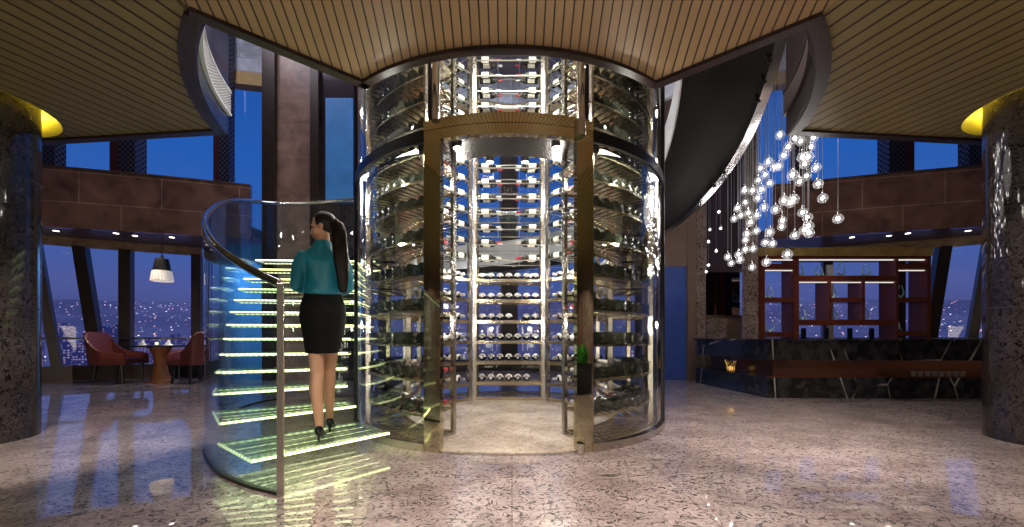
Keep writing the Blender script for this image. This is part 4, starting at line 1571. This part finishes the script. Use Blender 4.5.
YB = YH + 400 / DS - 0.5
sbox('crown', 757, 931, 256, 259, 'lacquer')
for x0, x1 in ((757, 765), (794, 799), (896, 898.5), (927, 931)):
    sbox('upright', x0, x1, 258, YB, 'lacquer')
for x0, x1, y0, y1 in ((765, 794, 297.5, 302), (765, 794, 332, 337), (799, 896, 275.5, 281), (799, 896, 319.5, 325), (830, 865, 297.5, 302), (898.5, 927, 297.5, 302), (898.5, 927, 331, 336),
                       (765, 794, 263.5, 269), (898.5, 927, 263, 269)):
    sbox('shelf', x0, x1, y0, y1, 'lacquer', 0.38, 0.01)
for x0, x1, y0, y1 in ((829, 831.5, 281, 319.5), (863, 865.5, 281, 319.5)):
    sbox('divider', x0, x1, y0, y1, 'lacquer', 0.38, 0.01)
sbox('cabinet_front', 799, 896, 343, YB, 'lacquer_dark', 0.03, 0.34)
sbox('light_post', 840, 846, 262, YB, 'linen', 0.05, 0.33)
for x0, x1, y in ((766, 794, 269.6), (799, 896, 258.9), (799, 829, 281.5), (831.5, 863, 281.6), (866, 896, 281.6), (899, 927, 269.6), (899, 927, 259), (766, 794, 259)):
    sbox('strip_light', x0, x1, y, y + 0.9, 'shelf_led', 0.03, 0.05)
for k, x in enumerate((808, 831, 855, 877)):
    sbox('post', x - 1.6, x + 1.6, 328, YB, 'black', 0.06, 0.1)
# counter height cabinets behind the bar are hidden; gold mosaic header over the shelving
hd = MB()
hd.box(((sxz(757, 0)[0] + sxz(931, 0)[0]) / 2 + 0.0, DS + 0.25, sxz(0, 251.5)[1]), (sxz(931, 0)[0] - sxz(757, 0)[0] + 0.1, 0.5, 0.18))
hd = hd.build('trim_11', M['gold_strip'])
struct(hd, 'gold mosaic header strip over the back bar shelving', 'trim')

figs = [(806, 275.5, 'top shelf, first from the left'), (826, 275.5, 'top shelf, second from the left'), (849, 275.5, 'top shelf, third from the left'), (873, 275.5, 'top shelf, last on the right'),
        (775, 297.5, 'upper left compartment'), (775, 332, 'lower left compartment'), (808, 319.5, 'tall compartment beside the pale post'), (840, 297.5, 'upper middle cubby'),
        (840, 319.5, 'lower middle cubby'), (871, 319.5, 'tall right compartment'), (909, 297.5, 'upper right compartment'), (904, 331, 'lower right compartment')]
for k, (px, py, wh) in enumerate(figs):
    x, z = sxz(px, py)
    m = MB()
    y = DS + 0.18
    rr = random.Random(k)
    m.lathe([(0, z), (0.045, z), (0.03, z + 0.02), (0.012, z + 0.04), (0, z + 0.04)], 12, (x, y, 0), cap=False)
    h = 0.24 + 0.08 * rr.random()
    for s in (-1, 1):
        sp_ = 0.03 + 0.03 * rr.random()
        m.tube(spline([(x, y, z + 0.03), (x + s * sp_ * 1.6, y, z + h * 0.3), (x + s * sp_ * 1.5, y, z + h * 0.6), (x + s * sp_ * 0.4, y, z + h)], 4), [0.022 - 0.0013 * i for i in range(13)], 8)
        if rr.random() < 0.7:
            m.tube([(x + s * sp_ * 1.5, y, z + h * 0.35), (x + s * sp_ * 2.6, y, z + h * 0.15), (x + s * sp_ * 2.9, y, z + 0.004)], [0.012, 0.009, 0.007], 8)
    o = m.build('glass_figurine', M['cyan_glass'], None, smooth=True)
    tag(o, 'pale teal glass figurine in the back bar shelving, %s' % wh, 'figurine', 'glass figurines in the back bar')

# ------------------------------------------------------------------ pendant cluster
zoomed = [(316, 18), (433, 27), (390, 40), (298, 131), (312, 128), (248, 135), (275, 113), (264, 158), (240, 178), (280, 188), (250, 210), (395, 95), (415, 95), (403, 120), (442, 133), (360, 158), (385, 182),
          (410, 162), (450, 190), (466, 240), (520, 312), (330, 248), (352, 257), (364, 243), (300, 280), (260, 272), (238, 240), (192, 213), (220, 213), (195, 255), (167, 275), (205, 292), (178, 300), (155, 312),
          (235, 300), (212, 325), (325, 318), (322, 340), (395, 290), (413, 308), (416, 338), (418, 362), (401, 352), (280, 360), (233, 355), (200, 365), (195, 387), (265, 395), (290, 400), (368, 370), (342, 437),
          (268, 465), (218, 482), (133, 446), (145, 468), (170, 438), (176, 456), (195, 420), (222, 417), (102, 288), (70, 350), (108, 345), (65, 393), (92, 425), (65, 475), (57, 498), (345, 60), (368, 30), (330, 90), (425, 60)]
pr = random.Random(11)
plist = []
for zx, zy in zoomed:
    px, py = 690 + zx / 3.512, 130 + zy / 3.512
    if zx < 115:
        d = 8.35  # small globes added to imitate pendants mirrored in the dark panel
    else:
        d = 4.75
        while sqrt(((px - CX) / F * d) ** 2 + (d - TC[1]) ** 2) < 3.48 and d < 7:
            d += 0.05
        d += pr.random() * 0.9
        if zx == 520:
            d = 5.2
    for _ in range(60):
        if all((W(px, py, d) - W(*q)).length > 0.15 for q in plist):
            break
        d += 0.06
    plist.append((px, py, d))
plist.sort()


def make_pendant():
    t = empty('glass_pendant')
    MB().ball((0, 0, 0), 0.062, 20, 14).build('globe', M['globe'], t, smooth=True)
    MB().ball((0, 0, 0.005), 0.021, 10, 8).build('bulb', M['bulb'], t, smooth=True)
    MB().lathe([(0, 0.058), (0.012, 0.058), (0.014, 0.085), (0.006, 0.1), (0, 0.1)], 10, cap=False).build('cap', M['chrome'], t, smooth=True)
    return t


proto = make_pendant()
for i, (px, py, d) in enumerate(plist):
    p = W(px, py, d)
    o = proto if i == 0 else copy_tree(proto)
    o.location = p
    sc_ = 0.62 if d > 8 else 1.0
    o.scale = (sc_,) * 3
    cd = MB()
    cd.tube([(0, 0, 0.09), (0, 0, (9.6 - p.z) / sc_)], 0.0035, 5)
    cord = bpy.data.objects.new('cord', cd.mesh('cord', M['cordmat']))
    COL.objects.link(cord)
    cord.parent = o
    far = i == len(plist) - 1
    lab = 'lone clear glass globe pendant hanging apart to the right of the cluster' if far else \
        ('small clear glass globe pendant, %s from the left, hanging by the plum panel' if d > 8 else 'clear glass globe pendant, %s from the left in the sparkling cluster before the bar') % ordinal(i + 1)
    tag(o, lab, 'pendant light', None if far else 'glass globe pendants')

# ------------------------------------------------------------------ dining group by the left windows


def armchair(mat):
    r = empty('dining_chair')
    MB().box((0, 0.02, 0.43), (0.56, 0.56, 0.10), 0, 0.03).build('seat', mat, r, smooth=True)
    # wrap-round back and arms: outer and inner skins along a U in plan
    U = spline([(-0.29, 0.30, 0.56), (-0.30, 0.10, 0.60), (-0.30, -0.10, 0.63), (-0.285, -0.24, 0.80), (-0.24, -0.30, 0.97), (0.0, -0.31, 0.98), (0.24, -0.30, 0.97), (0.285, -0.24, 0.80), (0.30, -0.10, 0.63), (0.30, 0.10, 0.60), (0.29, 0.30, 0.56)], 5)
    rings = []
    for i, p in enumerate(U):
        a = U[max(i - 1, 0)]
        c = U[min(i + 1, len(U) - 1)]
        t = Vector((c.x - a.x, c.y - a.y, 0)).normalized()
        nn = Vector((-t.y, t.x, 0)) * 0.03
        lean = Vector((0, -0.10, 0)) * max(0, (p.z - 0.6) / 0.4)
        q = Vector((p.x, p.y, 0))
        rings.append([q - nn + Vector((0, 0, 0.36)), q + nn + Vector((0, 0, 0.36)), q + nn + lean + Vector((0, 0, p.z - 0.01)), q + lean + Vector((0, 0, p.z + 0.008)), q - nn + lean + Vector((0, 0, p.z - 0.01))])
    MB().loft(rings).build('backrest', mat, r, smooth=True, angle=60)
    for sx_ in (-1, 1):
        for sy in (-1, 1):
            x, y = sx_ * 0.24, sy * 0.22
            MB().tube([(x, y, 0.39), (x * 1.06, y * 1.12, 0.0)], [0.036, 0.022], 8).build('leg', M['darkwood'], r)
    return r


ch = armchair(M['leather'])
ch.location = (-8.62, 8.78, 0)
ch.rotation_euler = (0, 0, R_(-82))
ch.scale = (1.12,) * 3
tag(ch, 'burgundy leather armchair nearest the column, facing the round table', 'chair', 'armchairs at the window table')
c2 = armchair(M['leather_red'])
c2.location = (-7.95, 9.78, 0)
c2.rotation_euler = (0, 0, R_(150))
c2.scale = (1.12,) * 3
tag(c2, 'rust leather armchair behind the table by the window', 'chair', 'armchairs at the window table')
c3 = copy_tree(ch)
c3.location = (-6.95, 8.78, 0)
c3.rotation_euler = (0, 0, R_(72))
tag(c3, 'burgundy leather armchair on the stair side of the round table', 'chair', 'armchairs at the window table')
tb = empty('dining_table', (-7.86, 8.95, 0))
tag(tb, 'round dining table with flared amber wood pedestal by the left window', 'table')
tx, ty = -7.86, 8.95
MB().lathe([(0, 0.78), (0.50, 0.78), (0.52, 0.795), (0.52, 0.812), (0.5, 0.82), (0, 0.82)], 40, (tx, ty, 0), cap=False).build('tabletop', M['darkwood'], tb, smooth=True)
MB().lathe([(0, 0.04), (0.2, 0.04), (0.15, 0.16), (0.115, 0.4), (0.14, 0.62), (0.22, 0.78), (0, 0.78)], 24, (tx, ty, 0), cap=False).build('pedestal', M['orangewood'], tb, smooth=True)
MB().lathe([(0, 0.0), (0.3, 0.0), (0.3, 0.04), (0, 0.04)], 32, (tx, ty, 0), cap=False).build('foot_plate', M['orangewood'], tb)
for k, (dx, dy, lab) in enumerate(((0.3, -0.15, 'white folded napkin on the right of the round table'), (-0.3, -0.12, 'white folded napkin on the left of the round table'))):
    m = MB()
    m.loft([ering((tx + dx, ty + dy, 0.82), 0.09, 0.07, 10), ering((tx + dx, ty + dy, 0.85), 0.06, 0.05, 10), ering((tx + dx + 0.01, ty + dy, 0.94), 0.012, 0.02, 10)])
    o = m.build('folded_napkin', M['linen'], None, smooth=True)
    tag(o, lab, 'napkin', 'napkins on the window table')
t = empty('candle_holder', (tx, ty - 0.1, 0.82))
tag(t, 'small lit candle in a glass holder at the middle of the table', 'candle')
MB().lathe([(0, 0.822), (0.045, 0.822), (0.05, 0.92), (0.046, 0.92), (0.041, 0.83), (0, 0.83)], 20, (tx, ty - 0.1, 0), cap=False).build('glass_cup', M['stairglass'], t, smooth=True)
MB().lathe([(0, 0.832), (0.03, 0.832), (0.03, 0.88), (0, 0.885)], 14, (tx, ty - 0.1, 0), cap=False).build('candle', emitter('candle wax glow', (1, 0.75, 0.45), 2.5), t, smooth=True)
# pendant lamp over the table
lx, ly = (162 - CX) / F * 9.0, 9.0
t = empty('pendant_lamp', (lx, ly, 2.9))
tag(t, 'black tapered pendant lamp with a white crystal rim over the dining table', 'pendant lamp')
zt, zm, zb = [EYE + (YH - q) / F * 9.0 for q in (259, 271, 281)]
m = MB()
n = 16
m.loft([[Vector((lx + r * cos(2 * pi * k / n), ly + r * sin(2 * pi * k / n), z)) for k in range(n)] for r, z in ((0.02, zt + 0.02), (0.12, zt), (0.17, zm), (0.16, zm), (0.11, zt - 0.02))])
m.build('shade', M['black'], t)
m = MB()
m.loft([[Vector((lx + (r + (0.008 if k % 2 else 0)) * cos(2 * pi * k / 48), ly + (r + (0.008 if k % 2 else 0)) * sin(2 * pi * k / 48), z)) for k in range(48)] for r, z in ((0.155, zm + 0.004), (0.172, zm + 0.002), (0.205, zb), (0.19, zb - 0.01), (0.15, zm))])
m.build('crystal_rim', pbr('lit crystal', (0.85, 0.8, 0.75), 0.2, emit=(1, 0.88, 0.78), estr=0.25), t)
MB().ball((lx, ly, zm - 0.05), 0.06, 12, 8).build('bulb', emitter('table lamp bulb', (1, 0.8, 0.6), 3), t, smooth=True)
MB().tube([(lx, ly, zt + 0.01), (lx, ly, zt + 0.09)], [0.035, 0.022], 10).build('socket', M['chrome'], t)
MB().tube([(lx, ly, zt + 0.09), (lx, ly, 3.3)], 0.008, 6).build('cord', M['black'], t)

# planter out to the right, mirrored in the bronze door post
px_, py_ = 3.6, 0.9
t = empty('potted_plant', (px_, py_, 0))
tag(t, 'leafy green plant in a tall black planter, mirrored in the door post', 'plant')
MB().box((px_, py_, 0.27), (0.9, 0.9, 0.54), 0.6, 0.01).build('planter', M['planter'], t)
m = MB()
rl = random.Random(5)
for k in range(130):
    a = rl.random() * 2 * pi
    e = R_(15 + 70 * rl.random())
    ln = 0.25 + 0.25 * rl.random()
    b0 = Vector((px_ + 0.25 * rl.uniform(-1, 1), py_ + 0.25 * rl.uniform(-1, 1), 0.53))
    dv = Vector((cos(a) * cos(e), sin(a) * cos(e), sin(e)))
    sd = dv.cross(Vector((0, 0, 1))).normalized() * 0.05
    md = b0 + dv * ln * 0.55
    m.face([b0, md + sd, b0 + dv * ln - Vector((0, 0, 0.05)), md - sd])
fo = m.build('foliage', M['leaf'], t)

# ------------------------------------------------------------------ the city outside
m = MB()
rings = []
prof = [(300, -150), (1000, -150), (1700, -130), (2300, -20), (2900, 110), (3600, 280), (3900, 360)]
for r, z in prof:
    rings.append([Vector((r * sin(R_(-80 + 160 * k / 60)), r * cos(R_(-80 + 160 * k / 60)), -150 + (z + 150 + (14 * sin(k * 0.7) + 8 * sin(k * 1.7) if r > 3000 else 0)) * (0.25 + 0.75 * cos(R_(-80 + 160 * k / 60)) if z > -140 else 1))) for k in range(61)])
m.loft(rings, cap=False, closed=False)
o = m.build('ground', M['city'])
struct(o, 'city of lights spreading over rising ground outside the windows', 'ground')
rc = random.Random(4)
spots = [(-1.20, 520), (-1.12, 600), (-1.06, 560), (-1.03, 640), (-0.99, 700), (-0.95, 620), (-0.90, 760), (-0.84, 700), (-0.80, 820), (1.10, 600), (1.14, 680), (1.06, 760), (0.72, 800), (0.62, 900)]
spots.sort()
for k, (tx_, d) in enumerate(spots):
    h = 150 + (YH - rc.uniform(322, 345)) / F * d
    w = rc.uniform(14, 24)
    x = tx_ * d
    t = MB()
    t.box((x, d, -150 + h / 2), (w, w, h), rc.uniform(-0.3, 0.3))
    t.box((x, d, -150 + h + 2), (w * 0.5, w * 0.5, 5), 0)
    t = t.build('apartment_tower', M['block'])
    tag(t, '%s distant apartment tower from the left, lit windows, seen through the glass' % ordinal(k + 1), 'building', 'distant apartment towers')

# ------------------------------------------------------------------ sky, lamps, camera
wd = bpy.data.worlds.new('dusk')
SC.world = wd
wd.use_nodes = True
nt = wd.node_tree
for n in list(nt.nodes):
    nt.nodes.remove(n)
out = nt.nodes.new('ShaderNodeOutputWorld')
bg = nt.nodes.new('ShaderNodeBackground')
tc = nt.nodes.new('ShaderNodeTexCoord')
sp_ = nt.nodes.new('ShaderNodeSeparateXYZ')
L(nt, tc, 'Generated', sp_, 0)
r = ramp(nt, [(0.0, (0.05, 0.05, 0.14)), (0.10, (0.055, 0.075, 0.24)), (0.2, (0.03, 0.085, 0.30)), (0.34, (0.014, 0.08, 0.33)), (0.6, (0.010, 0.055, 0.25)), (1.0, (0.006, 0.03, 0.14))])
L(nt, sp_, 2, r, 0)
L(nt, r, 0, bg, 0)
bg.inputs[1].default_value = 1.45
L(nt, bg, 0, out, 'Surface')


def lamp(kind, name, loc, energy, col=(1, 0.9, 0.78), size=0.1, target=None, angle=60, blend=0.6):
    ld = bpy.data.lights.new(name, kind)
    ld.energy = energy
    ld.color = col
    if kind == 'AREA':
        ld.size = size
    else:
        ld.shadow_soft_size = size
    if kind == 'SPOT':
        ld.spot_size = R_(angle)
        ld.spot_blend = blend
    o = bpy.data.objects.new(name, ld)
    COL.objects.link(o)
    o.location = loc
    if target is not None:
        v = Vector(target) - Vector(loc)
        o.rotation_euler = v.to_track_quat('-Z', 'Y').to_euler()
    return o


# inside the wine tower: lamps without fixtures added to brighten the racks
def area(name, loc, sx, sy, energy, col, target):
    o = lamp('AREA', name, loc, energy, col, sx, target)
    o.data.shape = 'RECTANGLE'
    o.data.size = sx
    o.data.size_y = sy
    return o


for s in (-1, 1):
    for x, y in ((0.70, 5.80), (0.56, 4.30)):
        for z in ((1.2, 1.9, 2.5, 3.65, 4.9) if y < 5 else (2.05, 3.3, 4.5)):
            lamp('POINT', 'tower_corner_lamp', (s * x - 0.05, y, z), 17 if z > 2 else 11, (1, 0.93, 0.84), 0.05)  # added fill that lights the inner racks evenly
    for z in (1.15, 1.9, 2.5, 3.1, 3.7, 4.3, 4.9):
        e_ = polar(RT - 0.045, -90 + s * 38, z)
        lamp('POINT', 'tower_glass_lamp', e_, 5 if z < 3 else 10, (1, 0.93, 0.82), 0.02)  # added fill that brightens the outer rack shelves
    a_ = -90 + s * 42
    for z, e in ((2.66, 14), (5.45, 110)):
        p = polar(RT - 0.05, a_, z)
        q = polar(1.2, a_, z - 1.6)
        area('tower_ring_lamp', p, 1.0, 0.05, e, (1, 0.93, 0.82), q)  # added fill for the racks; the ring carries no lamps
area('tower_lid_lamp', (-0.03, 5.0, 5.5), 1.2, 0.8, 90, (1, 0.94, 0.85), (-0.03, 5.2, 0))
# the pendant cluster's own light
for p in ((3.3, 6.2, 2.9), (3.9, 5.8, 3.3), (3.6, 5.0, 3.0)):
    lamp('POINT', 'pendant_lamp_light', p, 4.5, (1, 0.93, 0.88), 0.25)
# ceiling downlights behind and above the viewer
warm = (1, 0.88, 0.80)
for loc, tg, e, an in (((-2.6, 1.6, 3.2), (-4.4, 4.0, 0), 760, 48), ((2.0, 1.6, 3.2), (2.75, 4.3, 0), 900, 46), ((0, 0.9, 3.2), (0.2, 3.0, 0), 390, 75), ((-1.0, 0.6, 3.2), (-0.4, 2.0, 0), 270, 80),
                       ((3.2, 1.0, 3.2), (4.2, 3.6, 0), 420, 70), ((1.6, 0.4, 3.2), (2.2, 2.2, 0), 300, 80)):
    lamp('SPOT', 'ceiling_downlight', loc, e, warm, 0.04, tg, an, 0.8)
# warm fill added behind the viewer to brighten the slatted ceiling
lamp('AREA', 'wall_uplight', (-3, -3.5, 0.8), 80, (1, 0.86, 0.68), 2.0, (-3, -1.0, 3.2))
lamp('AREA', 'wall_uplight', (3, -3.5, 0.8), 80, (1, 0.86, 0.68), 2.0, (3, -1.0, 3.2))
lamp('SPOT', 'plant_downlight', (3.4, 1.2, 3.2), 120, warm, 0.05, (3.6, 0.9, 0.5), 40, 0.8)  # added spot brightening the plant for its mirror image
area('slot_light', (6.8, 6.72, 0.615), 4.0, 0.05, 1.0, (1, 0.75, 0.55), (6.8, 6.8, 0.3))  # added warm fill to lift the dark bar slot
for x_ in (-6.9, -6.2):
    lamp('SPOT', 'wall_washer', (x_, 8.55, 3.15), 170, (0.85, 0.92, 1), 0.05, (x_, 9.3, 1.6), 80, 0.9)  # added spots that brighten the blue panel
for s in (-1, 1):
    lamp('SPOT', 'wall_spot', (s * 10.8, -4.6, 3.15), 420, warm, 0.05, (s * 13.5, -6.2, 1.4), 75, 0.8)  # added spots lighting the side walls for the door post reflections
# bar, dining and void
lamp('SPOT', 'bar_downlight', (6.6, 7.9, 3.25), 60, warm, 0.05, (6.6, 7.4, 0), 110, 0.8)
lamp('SPOT', 'dining_downlight', (-7.9, 8.6, 3.2), 90, (1, 0.8, 0.65), 0.05, (-7.9, 8.7, 0), 110, 0.8)
lamp('AREA', 'void_lamp', (0, 8.8, 9.4), 200, (0.82, 0.86, 1.0), 3.0, (0, 7.5, 0))
lamp('AREA', 'void_lamp', (-6, 7.2, 9.4), 130, (0.9, 0.88, 1.0), 2.0, (-6, 8.5, 4))
lamp('AREA', 'void_lamp', (6, 7.2, 9.4), 40, (0.9, 0.88, 1.0), 2.0, (6, 8.5, 4))
for cc in COLS:
    for k in range(6):
        a_ = 2 * pi * k / 6 + 0.5
        lamp('POINT', 'cove_lamp', (cc[0] + 0.59 * cos(a_), cc[1] + 0.59 * sin(a_), 3.46), 3.5, (1, 0.80, 0.12), 0.03)

cam = bpy.data.cameras.new('camera')
cam.sensor_width = 36
cam.lens = F / 1024 * 36
cam.shift_y = (YH - 263.5) / 1024
cam.clip_end = 9000
cam.clip_start = 0.05
co = bpy.data.objects.new('camera', cam)
COL.objects.link(co)
co.location = (0, 0, EYE)
co.rotation_euler = (R_(90), 0, 0)
SC.camera = co

SC.view_settings.view_transform = 'Standard'
SC.view_settings.look = 'None'
SC.view_settings.gamma = 1
SC.view_settings.use_curve_mapping = False
SC.view_settings.exposure = 0.0
cy = SC.cycles
cy.max_bounces = 12
cy.transparent_max_bounces = 40
cy.glossy_bounces = 6
cy.diffuse_bounces = 4
cy.sample_clamp_indirect = 6.0
cy.sample_clamp_direct = 0.0
cy.blur_glossy = 0.3
cy.use_denoising = True
